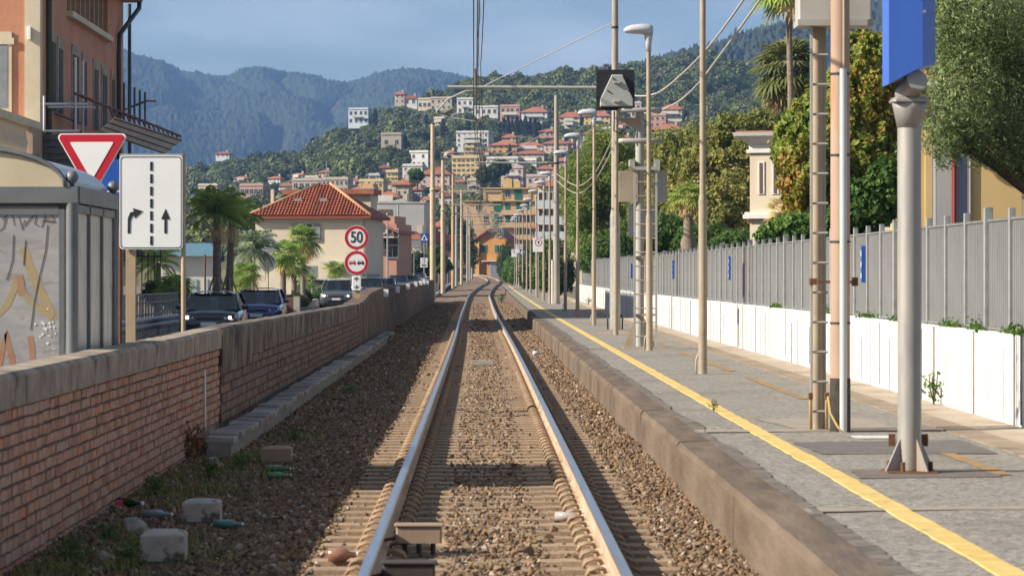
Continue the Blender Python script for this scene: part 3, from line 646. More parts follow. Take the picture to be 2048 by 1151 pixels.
for X, Y, lab, wx in ((3.56, 83, 'tall grey concrete catenary mast behind the signal ladder', -.13), (3.62, 150, 'bare concrete catenary mast rising beyond the lamp posts', .1)):
    t = thing('catenary_mast', lab, 'mast', (X, Y, .25+float(zt(Y))))
    if Y < 100:
        MB().cyl((0, 0, 0), (0, 0, 3.0), .145, .135, 16).build('lower_pole', GALV, t); MB().cyl((0, 0, 3.001), (0, 0, 3.2), .135, .10, 16).cyl((0, 0, 3.201), (0, 0, 11.2), .10, .075, 16).build('pole', MASTC, t)
        for q in (-.19, .19): MB().tube([(q, 0, 0), (q*1.05, 0, .3), (q*.7, 0, .42)], .02, 6).build('earth_strap', DARK, t)
        MB().cyl((0, 0, 7.99), (0, 0, 8.05), .095, n=14).build('clamp', DARK, t)
    else:
        MB().cyl((0, 0, 0), (0, 0, 10.0), .17, .10, 16).build('pole', MASTC, t); MB().cyl((0, 0, 0), (0, 0, .12), .2, n=14).build('collar', CONC, t)
        MB().cyl((-.2, -.05, 0), (-.2, -.05, 2.1), .04, n=8).build('white_conduit', SIGNW, t)
        MB().cyl((0, 0, 6.7), (0, 0, 6.78), .15, n=14).build('clamp', DARK, t)
    cantilever(t, -4.45 if Y < 100 else -3.9, 6.42 if Y < 100 else 6.75, -1, wx-X, 5.5)
RUSTP = mat('rusty beige paint', (.46, .36, .23), (.54, .44, .30), 1.6, .65, c3=(.33, .16, .06), s3=1.1, t3=(.56, .66), stretch=(2, 2, .8))
lm = []
for i, (px, Y, hh, m, lab) in enumerate(((865.5, 215, 12.1, RUSTP, 'thick beige tubular catenary mast at the wall end'), (886, 263, 11.2, RUSTP, 'beige tubular catenary mast second from the wall end'), (906, 312, 11.4, mat('rusty mast', (.44, .28, .13), (.52, .38, .22), 1.4, .7), 'rust streaked orange brown catenary mast'), (913, 334, 8.6, GALV, 'shiny galvanised mast beside the rusty mast'), (923, 362, 11.0, RUSTP, 'slim beige mast beyond the galvanised mast'), (935, 408, 9.6, GALV, 'far galvanised mast before the orange house'), (939, 440, 9.6, RUSTP, 'far beige mast before the orange house'), (944, 480, 9.2, GALV, 'farthest galvanised mast by the track bend'))):
    t = thing('catenary_mast', lab, 'mast', (PX(px, Y), Y, float(zt(Y))-.25))
    r = .20 if i < 2 else .17; hm = hh*.62
    MB().cyl((0, 0, 0), (0, 0, hm), r, r*.97, 14).build('lower_pole', m, t); MB().lathe([(r*1.08, hm+.001), (r*1.1, hm+.12), (r*.8, hm+.2)], n=14).build('collar', m, t)
    MB().cyl((0, 0, hm+.201), (0, 0, hh), r*.8, r*.72, 14).build('upper_pole', m, t); MB().lathe([(r*.8, hh+.001), (r*.8, hh+.06), (.02, hh+.12)], n=14).build('cap', RUST, t)
    cx = float(xt(Y))-PX(px, Y)
    cantilever(t, cx+1.6, 7.2+.25, 1, cx+(.15 if i % 2 else -.15), 5.5+.25, m)
# ---- overhead wires
sup = [(-12, .1), (24, .0), (83, -.13), (150, .1), (215, -.15), (263, .1), (312, .55), (362, 1.3), (408, 1.7), (440, 1.5), (480, 1.2)]
def wire_path(z0, sag, dx):
    pts = []
    for (ya, xa), (yb, xb) in zip(sup[:-1], sup[1:]):
        for k in range(10):
            s = k/10; y = ya+(yb-ya)*s; pts.append((xa+(xb-xa)*s+dx, y, z0+float(zt(max(y, 0)))*.8-sag*4*s*(1-s)*((yb-ya)/60)))
    return pts
t = thing('overhead_wires', 'dark overhead line wires running above the railway track', 'wires', (0, 20, 5.6))
MB().tube([(p[0], p[1]-20, p[2]-5.6) for p in wire_path(5.73, .03, 0)], .010, 5).build('contact_wire', WIRE, t)
MB().tube([(p[0], p[1]-20, p[2]-5.6) for p in wire_path(5.74, .03, -.06)], .010, 5).build('contact_wire', WIRE, t)
for dx in (.04, .12): MB().tube([(p[0], p[1]-20, p[2]-5.6) for p in wire_path(7.30, .75, dx)], .011, 5).build('messenger_wire', WIRE, t)
pa, pb = wire_path(5.73, .03, 0), wire_path(7.30, .75, .04)
for k in range(2, 70):
    if k % 10 in (1, 3, 5, 7, 9): MB().tube([(pa[k][0], pa[k][1]-20, pa[k][2]-5.6), ((pa[k][0]+pb[k][0])/2+.03, pa[k][1]-20, (pa[k][2]+pb[k][2])/2-5.6), (pb[k][0], pb[k][1]-20, pb[k][2]-5.6)], .007, 4).build('dropper', WIRE, t)
def cable(label, pts, r=.017, m=CABLE):
    P_ = [Vector(p) for p in pts]; out = []
    for i in range(len(P_)-1):
        p0, p1, p2, p3 = P_[max(i-1, 0)], P_[i], P_[i+1], P_[min(i+2, len(P_)-1)]
        for k in range(6):
            s = k/6; out.append(.5*((2*p1)+(p2-p0)*s+(2*p0-5*p1+4*p2-p3)*s*s+(3*p1-p0-3*p2+p3)*s**3))
    out.append(P_[-1]); setp(MB().tube(out, r, 6).build('cable', m), label, 'cable')
cable('upper pale sagging cable running up from the signal', [W(1236, 178, 83), W(1268, 191, 72), W(1312, 187, 62), W(1362, 150, 54), W(1422, 88, 47), W(1487, 0, 40), W(1560, -110, 34)])
cable('lower pale sagging cable running up from the signal', [W(1240, 205, 83), W(1290, 226, 70), W(1345, 210, 61), W(1392, 172, 54), W(1442, 108, 47), W(1520, 0, 40), W(1590, -110, 34)])
cable('upper pale cable slung between concrete mast and signal', [W(1114, 348, 149), W(1140, 366, 120), W(1160, 371, 108), W(1184, 354, 98), W(1206, 318, 90), W(1229, 268, 83)])
cable('lower pale cable slung between concrete mast and signal', [W(1114, 362, 149), W(1138, 380, 120), W(1160, 386, 108), W(1186, 366, 98), W(1210, 328, 90), W(1230, 288, 83)])
# ---- colour light signal with ladder
t = thing('railway_signal', 'grey railway signal post with ladder and black backed head', 'signal', (3.13, 61.6, .25))
Y0 = 61.6
def lx(px): return PX(px, Y0)-3.13
def lz(py): return PZ(py, Y0)-.25
MB().cyl((0, 0, .05), (0, 0, lz(218)), .085, .085, 16).build('post', GREYP, t)
MB().cbox(-.34, .30, -.2, .2, 0, .03, .005).build('base_plate', BEIGE, t)
for q in (-1, 1): MB().prism([(q*.09, .031), (q*.32, .031), (q*.09, .62)] if q > 0 else [(-.32, .031), (-.09, .031), (-.09, .62)], 'y', -.008, .008).build('gusset', BEIGE, t)
for q in (lx(1268), lx(1311)): MB().box(q-.022, q+.022, -.30, -.27, .05, lz(340)).build('ladder_rail', GREYP, t)
z = .25
while z < lz(345): MB().cyl((lx(1268), -.285, z), (lx(1311), -.285, z), .013, n=6).build('rung', BEIGE, t); z += .275
for py_ in (514, 629): MB().box(lx(1268), lx(1311), -.27, .06, lz(py_)-.02, lz(py_)+.02).build('bracket', BEIGE, t)
for py_ in (222, 283):
    b = MB(); z = lz(py_)
    b.tube([(lx(1238), -.30, z), (lx(1245), -.36, z), (lx(1300), -.36, z), (lx(1318), -.30, z), (lx(1318), .2, z)], .05, 8); b.build('guard_hoop', GREYP, t)
MB().cbox(lx(1237), lx(1276), -.10, -.06, lz(404), lz(342), .006).build('equipment_plate', BEIGE, t)
MB().cbox(lx(1308), lx(1335), .10, .14, lz(404), lz(342), .006).build('equipment_plate', GREYP, t)
MB().box(lx(1258), lx(1316), .2, .24, lz(472), lz(410)).build('rear_screen', mat('slate sheet', (.10, .115, .14), (.13, .145, .17), 3, .5), t)
b = MB(); b.box(lx(1258), lx(1318), -.33, -.27, lz(341), lz(334)); b.box(lx(1258), lx(1268), -.33, .2, lz(334), lz(320)); b.box(lx(1308), lx(1318), -.33, .2, lz(334), lz(320)); b.build('cage', GREYP, t)
MB().prism([(lx(1226), lz(236)), (lx(1280), lz(262)), (lx(1280), lz(236))], 'y', -.10, -.07).build('head_bracket', BEIGE, t)
hd = MB().cbox(lx(1191.5), lx(1268), -.24, -.20, lz(222), lz(141), .004).build('backboard', BLACK, t)
pg = [(lx(1199), lz(215)), (lx(1264.5), lz(215)), (lx(1264.5), lz(201)), (lx(1243), lz(152)), (lx(1222), lz(152)), (lx(1199), lz(201))]
b = MB(); cxm = sum(p[0] for p in pg)/6; czm = sum(p[1] for p in pg)/6
b.loft([[(p[0], -.241, p[1]) for p in pg], [(p[0], -.39, p[1]) for p in pg], [(cxm+(p[0]-cxm)*.95, -.41, czm+(p[1]-czm)*.95) for p in pg]])
b.build('lamp_housing', mat('housing grey', (.33, .35, .33), (.38, .40, .38), 2, .5), t)
for py_ in (167, 204): MB().cbox(lx(1225), lx(1238.5), -.47, -.411, lz(py_)-.025, lz(py_)+.02, .004).build('handle', GREYP, t)
for px, py_ in ((1223, 160), (1213, 185), (1245, 160), (1254, 185)): MB().cyl((lx(px), -.43, lz(py_)+.02), (lx(px)+.05, -.42, lz(py_)-.03), .012, n=6).build('latch', DARK, t)
MB().tube([(lx(1228), -.2, lz(224)), (lx(1227), -.2, lz(262)), (lx(1238), -.15, lz(268)), (lx(1254), -.1, lz(255))], .014, 6).build('signal_cable', DARK, t)
# ---- near signal post with ladder and cabinet
t = thing('railway_signal', 'rusty signal post with white conduit, ladder and high cabinet', 'signal', (3.3, 29.2, .25)); Y0 = 29.2
def lx(px): return PX(px, Y0)-3.3
PINKP = mat('rusty pink paint', (.34, .235, .175), (.42, .30, .225), 1.4, .75, stretch=(3, 3, .5), c3=(.40, .17, .07), s3=1.3, t3=(.56, .72))
TARP = mat('tarred foot', (.03, .027, .025), (.06, .05, .045), 14, .85)
MB().cyl((lx(1673), -.3, .0), (lx(1673), -.3, .50), .096, n=18).build('tarred_foot', TARP, t)
MB().cyl((lx(1673), -.3, .501), (lx(1673), -.3, 6.2), .092, .085, 18).build('post', PINKP, t)
for zz in (1.0, 1.75, 2.55, 3.3): MB().cyl((lx(1673), -.3, zz), (lx(1673), -.3, zz+.018), .098, n=18).build('band', DARK, t)
MB().cyl((lx(1676), -.43, 0), (lx(1676), -.43, 3.35), .034, n=12).build('white_conduit', mat('pvc', (.50, .52, .53), (.44, .46, .47), 2, .4), t)
MB().cyl((lx(1678), -.41, 3.35), (lx(1678), -.41, 5.5), .014, n=8).build('supply_cable', BEIGE, t)
MB().cyl((lx(1636), .1, .0), (lx(1636), .1, 6.2), .05, n=14).build('rear_post', BEIGE, t); MB().box(lx(1646), lx(1655), .12, .17, 0, 6.2).build('rear_rail', GREYP, t)
MB().box(lx(1619.5), lx(1624.5), -.06, -.02, .02, 4.0).build('ladder_rail', GREYP, t); MB().box(lx(1692), lx(1695), -.06, -.02, .02, 4.0).build('ladder_rail', GREYP, t)
for k in range(13): MB().cyl((lx(1622), -.04, .18+.277*k), (lx(1655), -.04, .18+.277*k), .012, n=6).build('rung', GREYP, t)
MB().cbox(lx(1595), lx(1741), -.1, .25, 3.83, 5.2, .015).build('cabinet', mat('cabinet grey', (.36, .35, .32), (.42, .41, .375), 2, .55), t); MB().box(lx(1593), lx(1743), -.13, .27, 3.77, 3.829).build('cabinet_frame', GREYP, t)
MB().box(lx(1618), lx(1632), -.1, 0, 1.36, 1.42).box(lx(1632), lx(1700), -.17, -.15, 1.375, 1.40).box(lx(1700), lx(1711), -.2, -.12, 1.35, 1.43).build('clamp', RUST, t)
for q in (1618, 1650):
    MB().tube([(lx(q), -.15, .02), (lx(q-1), -.15, .25), (lx(q+1), -.12, .36)], .012, 6).build('cable_tail', mat('yellow cable', (.42, .28, .10), None), t)
    MB().cbox(lx(q)-.02, lx(q)+.02, -.17, -.13, .30, .36, .004).build('terminal', RUST, t)
MB().tube([(lx(1649), -.3, .33), (lx(1653), -.34, .18), (lx(1665), -.42, .06), (lx(1675), -.46, .0)], .013, 6).build('cable_tail', MATS['yellow cable'], t)
# ---- blue totem on a thick steel post
t = thing('information_totem', 'blue box sign on thick grey steel post with gusseted foot', 'sign', (3.14, 22.9, .255)); Y0 = 22.9
def lx(px): return PX(px, Y0)-3.14
def lz(py): return PZ(py, Y0)-.255
STL = mat('worn steel', (.30, .29, .275), (.40, .38, .355), 2.4, .5, .3, stretch=(3, 3, .6), c3=(.30, .19, .11), s3=1.1, t3=(.52, .72))
MB().cyl((0, 0, .02), (0, 0, lz(205)), .088, n=24).build('post', STL, t); MB().cbox(-.19, .19, -.19, .19, 0, .018, .006).build('base_plate', RUST, t)
for k in range(4):
    a = math.pi/4+k*math.pi/2-.25; ca, sa = math.cos(a), math.sin(a); b = MB()
    b.add([(.086*ca-.006*sa*q, .086*sa+.006*ca*q, z) for q in (-1, 1) for z in (.0185, .26)]+[(.22*ca-.006*sa*q, .22*sa+.006*ca*q, .0185) for q in (-1, 1)], [(0, 4, 1), (2, 3, 5), (1, 4, 5, 3), (0, 1, 3, 2), (0, 2, 5, 4)])
    b.build('gusset', STL, t)
    MB().cyl((.16*math.cos(a+.6), .16*math.sin(a+.6), .0185), (.16*math.cos(a+.6), .16*math.sin(a+.6), .085), .017, n=8).build('anchor_bolt', RUST, t)
for q in (-1, 1): MB().box(q*.12-.025, q*.12+.025, .06, .075, .19, .28).build('earth_tab', RUST, t)
MB().cbox(-.135, .135, -.135, .135, lz(205)+.001, lz(205)+.035, .02).build('top_flange', STL, t)
MB().lathe([(.13, lz(204)), (.12, lz(218)), (.092, lz(255))], n=20).build('top_collar', STL, t)
MB().cyl((-.03, .02, lz(190)), (.03, -.20, lz(162)), .08, n=18).build('pivot_tube', STL, t)
BLU = mat('blue panel', (.045, .13, .50), (.055, .15, .56), 1.2, .4, stretch=(6, 1, .5), rnd=0)
b = MB(); pts = [(lx(1769), -.25), (lx(1836), -.25), (lx(1870), -.02), (lx(1870), .12), (lx(1769), .12)]
zb = [lz(172), lz(137), lz(130), lz(130), lz(172)]
b.add([(p[0], p[1], z) for p, z in zip(pts, zb)]+[(p[0], p[1], 4.6) for p in pts], [(4, 3, 2, 1, 0), (5, 6, 7, 8, 9)]+[(i, (i+1) % 5, 5+(i+1) % 5, 5+i) for i in range(5)])
b.build('box', BLU, t)
for q, zz in ((1839, 29), (1866, 29)): MB().cyl((lx(q), -.26 if q < 1850 else -.06, lz(zz)), (lx(q), -.20 if q < 1850 else .0, lz(zz)), .012, n=8).build('rivet', GALV, t)
MB().box(lx(1836), lx(1838), -.256, -.235, lz(136), 4.6).build('seam', mat('seam blue', (.02, .07, .3), None), t)
# ---- small station signs farther along
def round_face(b, r, y, n=32): b.prism([(r*math.cos(2*math.pi*k/n), r*math.sin(2*math.pi*k/n)) for k in range(n)], 'y', y, y+.004); return b
def station_sign(label, px, py_, Y, w, h, kind):
    t = thing('platform_sign', label, 'sign', (PX(px, Y), Y, .25+float(zt(Y)))); zc = PZ(py_, Y)-.25-float(zt(Y))
    MB().cyl((0, .05, 0), (0, .05, zc+h*.4), .03, n=10).build('post', BEIGE, t)
    MB().cbox(-w/2, w/2, -.02, .02, zc-h/2, zc+h/2, .01).build('board', SIGNW if kind != 'blue' else SIGNB, t)
    if kind == 'ban':
        q = MB(); n = 24; r0, r1 = .27*w, .34*w
        vs = [(r*math.cos(2*math.pi*k/n), -.024, zc+h*.2+r*math.sin(2*math.pi*k/n)) for r in (r0, r1) for k in range(n)]
        q.add(vs, [(k, (k+1) % n, n+(k+1) % n, n+k) for k in range(n)]); q.build('ban_ring', SIGNR, t)
        MB().box(-.07*w, .07*w, -.026, -.022, zc+h*.12, zc+h*.30).build('figure', SIGNK, t)
    elif kind == 'blue':
        round_face(MB(), .36*w, -.026).build('disc', SIGNW, t, loc=(0, 0, zc))
station_sign('white platform sign with red ban ring by the lamp posts', 1077, 490, 166, .58, .72, 'ban')
station_sign('blue square sign with a white disc on the platform', 1046, 505, 251, .56, .56, 'blue')
station_sign('pale ban sign half behind the blue square sign', 1038, 497, 258, .55, .7, 'ban')
station_sign('far pale ban sign at the platform end', 1029, 506, 288, .55, .7, 'ban')
# ---------------------------------------------------------------- road signs on the left
def text_mesh(s, size, m):
    cu = bpy.data.curves.new('txt', 'FONT'); cu.body = s; cu.size = size; cu.align_x = 'CENTER'; cu.align_y = 'CENTER'; cu.extrude = .002; cu.offset = .012*size
    o = bpy.data.objects.new('txt', cu); col.objects.link(o); dg = bpy.context.evaluated_depsgraph_get()
    me = bpy.data.meshes.new_from_object(o.evaluated_get(dg)); bpy.data.objects.remove(o); me.materials.clear(); me.materials.append(m); return me
def rtri(s, r, n=6):     # point-down rounded triangle, side s, centred
    h = s*math.sqrt(3)/2; c = [(-s/2, h/3), (0, -2*h/3), (s/2, h/3)]; out = []
    for i, (x, z) in enumerate(c):
        l = math.hypot(x, z); q = (x-x/l*2*r, z-z/l*2*r); a0 = math.atan2(z, x)
        for k in range(n+1):
            a = a0+math.pi/3*(-1+2*k/n); out.append((q[0]+r*math.cos(a), q[1]+r*math.sin(a)))
    return out
ROADZ = -.3
Y = 40.5; s = PX(258, Y)-PX(110, Y); cx_, cz_ = PX(184, Y), PZ(267, Y)-s*.866/3
t = thing('yield_sign', 'red and white triangular yield sign behind the bus shelter', 'sign', (cx_, Y, ROADZ), -.05)
MB().cyl((0, .06, 0), (0, .06, cz_-ROADZ+.2), .03, n=12).build('post', GALV, t)
MB().prism(rtri(s, .05), 'y', -.012, .012).build('plate', SIGNW, t, loc=(0, 0, cz_-ROADZ)); MB().prism(rtri(s*.95, .045), 'y', -.018, -.013).build('red_border', SIGNR, t, loc=(0, 0, cz_-ROADZ)); MB().prism(rtri(s*.60, .012), 'y', -.024, -.019).build('white_field', SIGNW, t, loc=(0, 0, cz_-ROADZ))
Y = 42.0; x0, x1, z0, z1 = PX(239, Y), PX(366, Y), PZ(498, Y), PZ(311, Y)
t = thing('lane_sign', 'white rectangular lane sign with black arrows and dashed line', 'sign', (x0, Y, ROADZ), -.03); w, h, zb = x1-x0, z1-z0, z0-ROADZ
def rrect(w, h, r, n=5):
    out = []
    for cx2, cz2, a0 in ((w-r, r, -90), (w-r, h-r, 0), (r, h-r, 90), (r, r, 180)):
        for k in range(n+1): a = R(a0+90*k/n); out.append((cx2+r*math.cos(a), cz2+r*math.sin(a)))
    return out
MB().prism(rrect(w, h, .05), 'y', -.012, .012).build('plate', SIGNW, t, loc=(0, 0, zb))
q = rrect(w-.03, h-.03, .045); q2 = rrect(w-.05, h-.05, .04)
b = MB(); n = len(q); b.add([(p[0]+.015, -.016, p[1]+.015) for p in q]+[(p[0]+.025, -.016, p[1]+.025) for p in q2], [(i, (i+1) % n, n+(i+1) % n, n+i) for i in range(n)]); b.build('border_line', SIGNK, t, loc=(0, 0, zb))
for k in range(7): MB().box(w*.485, w*.525, -.018, -.013, h*(.045+k*.132), h*(.14+k*.132)).build('dash', SIGNK, t, loc=(0, 0, zb))
MB().prism([(w*.71, h*.17), (w*.75, h*.17), (w*.75, h*.32), (w*.80, h*.32), (w*.73, h*.43), (w*.66, h*.32), (w*.71, h*.32)], 'y', -.018, -.013).build('straight_arrow', SIGNK, t, loc=(0, 0, zb))
pl = [(w*.13, h*.17), (w*.17, h*.17), (w*.175, h*.30), (w*.20, h*.345), (w*.24, h*.365), (w*.245, h*.33), (w*.37, h*.405), (w*.21, h*.44), (w*.23, h*.405), (w*.17, h*.39), (w*.135, h*.33)]
MB().prism(pl, 'y', -.018, -.013).build('turn_arrow', SIGNK, t, loc=(0, 0, zb))
MB().cyl((w+.0, .07, 0), (w+.0, .07, zb+h+.02), .032, n=12).build('post', BEIGE, t); MB().box(w*.10-.01, w*.24, .05, .14, 0, zb+.3).build('post', mat('tan post', (.36, .27, .17), (.42, .32, .21), 3, .7), t); MB().cyl((.0, .06, 0), (.0, .06, zb+.3), .025, n=10).build('post', RUST, t)
MB().box(0, w, .0125, .05, h*.985, h*1.02).build('frame_rail', GALV, t, loc=(0, 0, zb))
Y = 46; t = thing('blue_sign', 'blue road sign half hidden behind the white lane sign', 'sign', (PX(238, Y), Y, ROADZ)); z = PZ(350, Y)-ROADZ
MB().cyl((0, .05, 0), (0, .05, z+.2), .03, n=10).build('post', DARK, t); MB().cbox(-.27, .27, -.015, .015, z-.28, z+.24, .02).build('plate', SIGNB, t); MB().box(-.25, .25, -.019, -.016, z-.25, z-.23).build('white_line', SIGNW, t)
Y = 86.; t = thing('speed_sign', 'pair of round road signs, fifty limit above no overtaking', 'sign', (PX(713, Y), Y, ROADZ)); k_ = Y/F
def lz(py): return PZ(py, Y)-ROADZ
MB().box(-.09, .09, .03, .12, 0, lz(560)).build('post', MATS['tan post'], t); MB().cyl((0, .08, lz(560)), (0, .08, lz(460)), .03, n=10).build('upper_post', GALV, t)
for zc, nm in ((lz(475), 'a'), (lz(525), 'b')):
    r = 24.5*k_; round_face(MB(), r, -.01).build('plate', SIGNW, t, loc=(0, 0, zc)); q = MB(); n = 40
    q.add([(rr*math.cos(2*math.pi*i/n), -.015, rr*math.sin(2*math.pi*i/n)) for rr in (r*.73, r*.965) for i in range(n)], [(i, (i+1) % n, n+(i+1) % n, n+i) for i in range(n)]); q.build('red_ring', SIGNR, t, loc=(0, 0, zc))
    if nm == 'a': link('number_fifty', text_mesh('50', r*1.12, SIGNK), t, (0, -.016, zc), (R(90), 0, 0), (.92, 1.15, 1))
    else:
        for sx, m in ((-1, SIGNR), (1, SIGNK)):
            o = sx*r*.34; cw = r*.27; b = MB()
            b.prism([(o-cw, -cw*.35), (o+cw, -cw*.35), (o+cw, cw*.15), (o+cw*.85, cw*.2), (o+cw*.6, cw*.65), (o-cw*.6, cw*.65), (o-cw*.85, cw*.2), (o-cw, cw*.15)], 'y', -.017, -.013)
            b.build('car_symbol', m, t, loc=(0, 0, zc)); MB().prism([(o-cw*.6, cw*.22), (o+cw*.6, cw*.22), (o+cw*.45, cw*.52), (o-cw*.45, cw*.52)], 'y', -.020, -.0175).build('symbol_window', SIGNW, t, loc=(0, 0, zc))
            for q in (-1, 1): MB().box(o+q*cw*.7-cw*.2, o+q*cw*.7+cw*.2, -.017, -.013, -cw*.6, -cw*.36).build('symbol_wheel', m, t, loc=(0, 0, zc))
MB().cbox(-9*k_, 9*k_, -.012, .012, lz(580), lz(551), .01).build('arrow_plate', SIGNW, t)
for a, s_ in ((lz(571), -1), (lz(560), 1)):
    MB().box(-.012, .012, -.018, -.013, min(a-s_*.02, a+s_*.05), max(a-s_*.02, a+s_*.05)).build('arrow_shaft', SIGNK, t)
    for q in (-1, 1): MB().add([(0, -.017, a+s_*.09), (q*.07, -.017, a+s_*.03), (q*.06, -.017, a+s_*.01), (0, -.017, a+s_*.06)], [(0, 1, 2, 3)]).build('arrow_head', SIGNK, t)
def simple_sign(name, label, px, py_, Y, w, h, m, post=GALV, extra=None, shape='rect', zbase=-.35):
    t = thing(name, label, 'sign', (PX(px, Y), Y, zbase)); z = PZ(py_, Y)-zbase
    MB().cyl((0, .06, 0), (0, .06, z), .035, n=8).build('post', post, t)
    if shape == 'rect': MB().cbox(-w/2, w/2, -.02, .02, z-h/2, z+h/2, .01).build('plate', m, t)
    else: round_face(MB(), w/2, -.02).build('plate', m, t, loc=(0, 0, z))
    if extra: extra(t, z)
    return t
def ped(t, z):
    MB().prism([(-.34, -.26), (.34, -.26), (0, .36)], 'y', -.026, -.021).build('white_triangle', SIGNW, t, loc=(0, 0, z)); MB().prism([(-.05, -.2), (.12, -.2), (.06, .02), (.05, .14), (-.03, .14), (-.06, 0), (-.14, -.2)], 'y', -.031, -.027).build('figure', SIGNK, t, loc=(0, 0, z))
simple_sign('crossing_sign', 'blue pedestrian crossing sign high above the road', 848.5, 475, 300, .75, .82, SIGNB, extra=ped)
def ban(t, z):
    q = MB(); n = 24; q.add([(r*math.cos(6.2832*k/n), -.022, z+r*math.sin(6.2832*k/n)) for r in (.12, .18) for k in range(n)], [(k, (k+1) % n, n+(k+1) % n, n+k) for k in range(n)]); q.build('red_ring', SIGNR, t)
    MB().cbox(-.38, .38, -.02, .02, z-.75, z-.30, .01).build('lower_plate', SIGNW, t); MB().box(-.25, .25, -.024, -.021, z-.62, z-.45).build('symbol', SIGNK, t)
simple_sign('traffic_sign', 'white square traffic signs before the road hedge', 848, 520, 330, .75, .5, SIGNW, extra=ban)
def warn(t, z):
    for s_, m, yy in ((1.05, SIGNR, -.024), (.68, SIGNW, -.028)): MB().prism([(-.5*s_-.22, -.35*s_), (.5*s_-.22, -.35*s_), (-.22, .45*s_)], 'y', yy, yy+.003).build('warning_triangle', m, t, loc=(0, 0, z))
    round_face(MB(), .3, -.026).build('ban_disc', SIGNR, t, loc=(.38, 0, z+.15)); round_face(MB(), .2, -.030).build('ban_field', SIGNW, t, loc=(.38, 0, z+.15)); MB().cbox(-.3, .3, -.02, .02, z-.95, z-.65, .01).build('lower_plate', SIGNW, t)
simple_sign('warning_sign', 'red warning triangle and ban signs between the masts', 895, 525, 355, 1.0, 1.1, SIGNW, extra=warn, zbase=.4)
def back2(t, z): round_face(MB(), .41, -.02).build('lower_plate', mat('sign back', (.26, .28, .30), None, rough=.45), t, loc=(0, 0, z-.84))
simple_sign('round_sign', 'grey back of two round signs among the palms', 536, 490, 147, .82, .82, mat('sign back', (.26, .28, .30), None, rough=.45), shape='round', extra=back2)
simple_sign('square_sign', 'grey back of a square sign beside the small palms', 623.5, 543, 186, .76, .7, MATS['sign back'])
simple_sign('sign_board', 'dark grey electronic road board right of the villa', 756.5, 457, 262, 1.15, .68, mat('board grey', (.11, .12, .135), None, rough=.6))
simple_sign('sign_board', 'grey blank sign board beside the crossing sign', 828, 488, 310, 1.35, .75, MATS['sign back'])
# ---------------------------------------------------------------- bus shelter
SX, SY0, SY1, SB = -3.52, 26.9, 29.9, -.2
t = thing('bus_shelter', 'grey bus shelter with arched cream roof and graffiti panels', 'bus shelter', (SX, SY0, SB))
FR = mat('shelter frame', (.14, .15, .16), (.18, .19, .20), 3, .5, .2); CREAM = mat('cream sheet', (.52, .45, .31), (.60, .53, .38), 1.5, .6)
POLY = mat('dirty polycarbonate', (.30, .29, .29), (.42, .41, .40), 2.5, .35, c3=(.20, .18, .15), s3=2.0, bump=.001, bscale=3, stretch=(1, 1, 3))
POLYS = mat('stained polycarbonate', (.40, .36, .29), (.68, .65, .58), 3.5, .4, stretch=(1, 5, .7), c3=(.17, .14, .09), s3=3)
hgt = 2.52
for x, y in ((0, 0), (0, 3.0), (-1.75, 0), (-1.75, 3.0)): MB().cyl((x, y, 0), (x, y, hgt), .055, n=14).build('corner_post', FR, t)
MB().box(-1.8, .05, -.05, .05, hgt+.001, hgt+.14).build('end_beam', FR, t); MB().box(-1.8, .05, 2.95, 3.05, hgt+.001, hgt+.14).build('end_beam', FR, t)
MB().box(-.045, .06, .052, 2.948, hgt+.002, hgt+.145).build('side_beam', FR, t); MB().box(-1.81, -1.70, .052, 2.948, hgt+.002, hgt+.145).build('side_beam', FR, t)
for x, y in ((0, 0), (0, 3.0), (-1.75, 0), (-1.75, 3.0)):
    MB().lathe([(.02, 0), (.02, .025), (.035, .035), (.053, .06), (.056, .082), (.05, .108), (.033, .13), (.004, .14)], n=12).build('finial', FR, t, loc=(x, y, hgt+.141))
arc = [(-.875+.825*math.cos(a), .142+.33*math.sin(a)) for a in np.linspace(0, math.pi, 17)]
b = MB(); b.loft([[(x, y, hgt+z) for x, z in arc]+[(x*1.0, y, hgt+z-.02) for x, z in arc[::-1]] for y in (-.03, 3.03)]); b.smooth = True; b.build('roof', mat('roof sheet', (.34, .36, .40), (.42, .44, .48), 2, .3), t)
b = MB(); b.prism([(x, z+hgt-.01) for x, z in arc], 'y', -.03, -.022); b.build('gable_sheet', CREAM, t)
b = MB(); b.tube([(x, -.04, hgt+z) for x, z in arc], .022, 6); b.build('roof_edge', FR, t)
MB().box(-1.69, -.06, -.012, .0, .2, hgt-.1).build('end_panel', POLY, t)
for a_, c_ in (((-1.70, -1.64), (.15, hgt-.05)), ((-.11, -.062), (.15, hgt-.05))): MB().box(a_[0], a_[1], -.025, .01, c_[0], c_[1]).build('panel_frame', FR, t)
MB().box(-1.639, -.111, -.026, .01, hgt-.10, hgt-.03).build('panel_frame', FR, t)
for k in range(3):
    y0 = .12+k*.95; MB().box(-.008, .004, y0, y0+.87, .2, hgt-.08).build('side_panel', POLYS, t); MB().box(-.03, .03, y0+.872, y0+.945, .1, hgt-.0).build('mullion', FR, t)
MB().box(-.03, .03, .06, 2.94, hgt-.078, hgt-.01).build('panel_rail', FR, t)
def lxz(px, py): return (PX(px, SY0)-SX, PZ(py, SY0)-SB)
def stroke(pts, w, m, nm, y=-.0135):
    pts = [Vector(lxz(*p)) for p in pts]; v = []; n = len(pts)
    for i, p in enumerate(pts):
        d = (pts[min(i+1, n-1)]-pts[max(i-1, 0)]).normalized(); q = Vector((-d.y, d.x))*w/2; v += [(p.x+q.x, y, p.y+q.y), (p.x-q.x, y, p.y-q.y)]
    MB().add(v, [(2*i, 2*i+2, 2*i+3, 2*i+1) for i in range(n-1)]).build(nm, m, t)
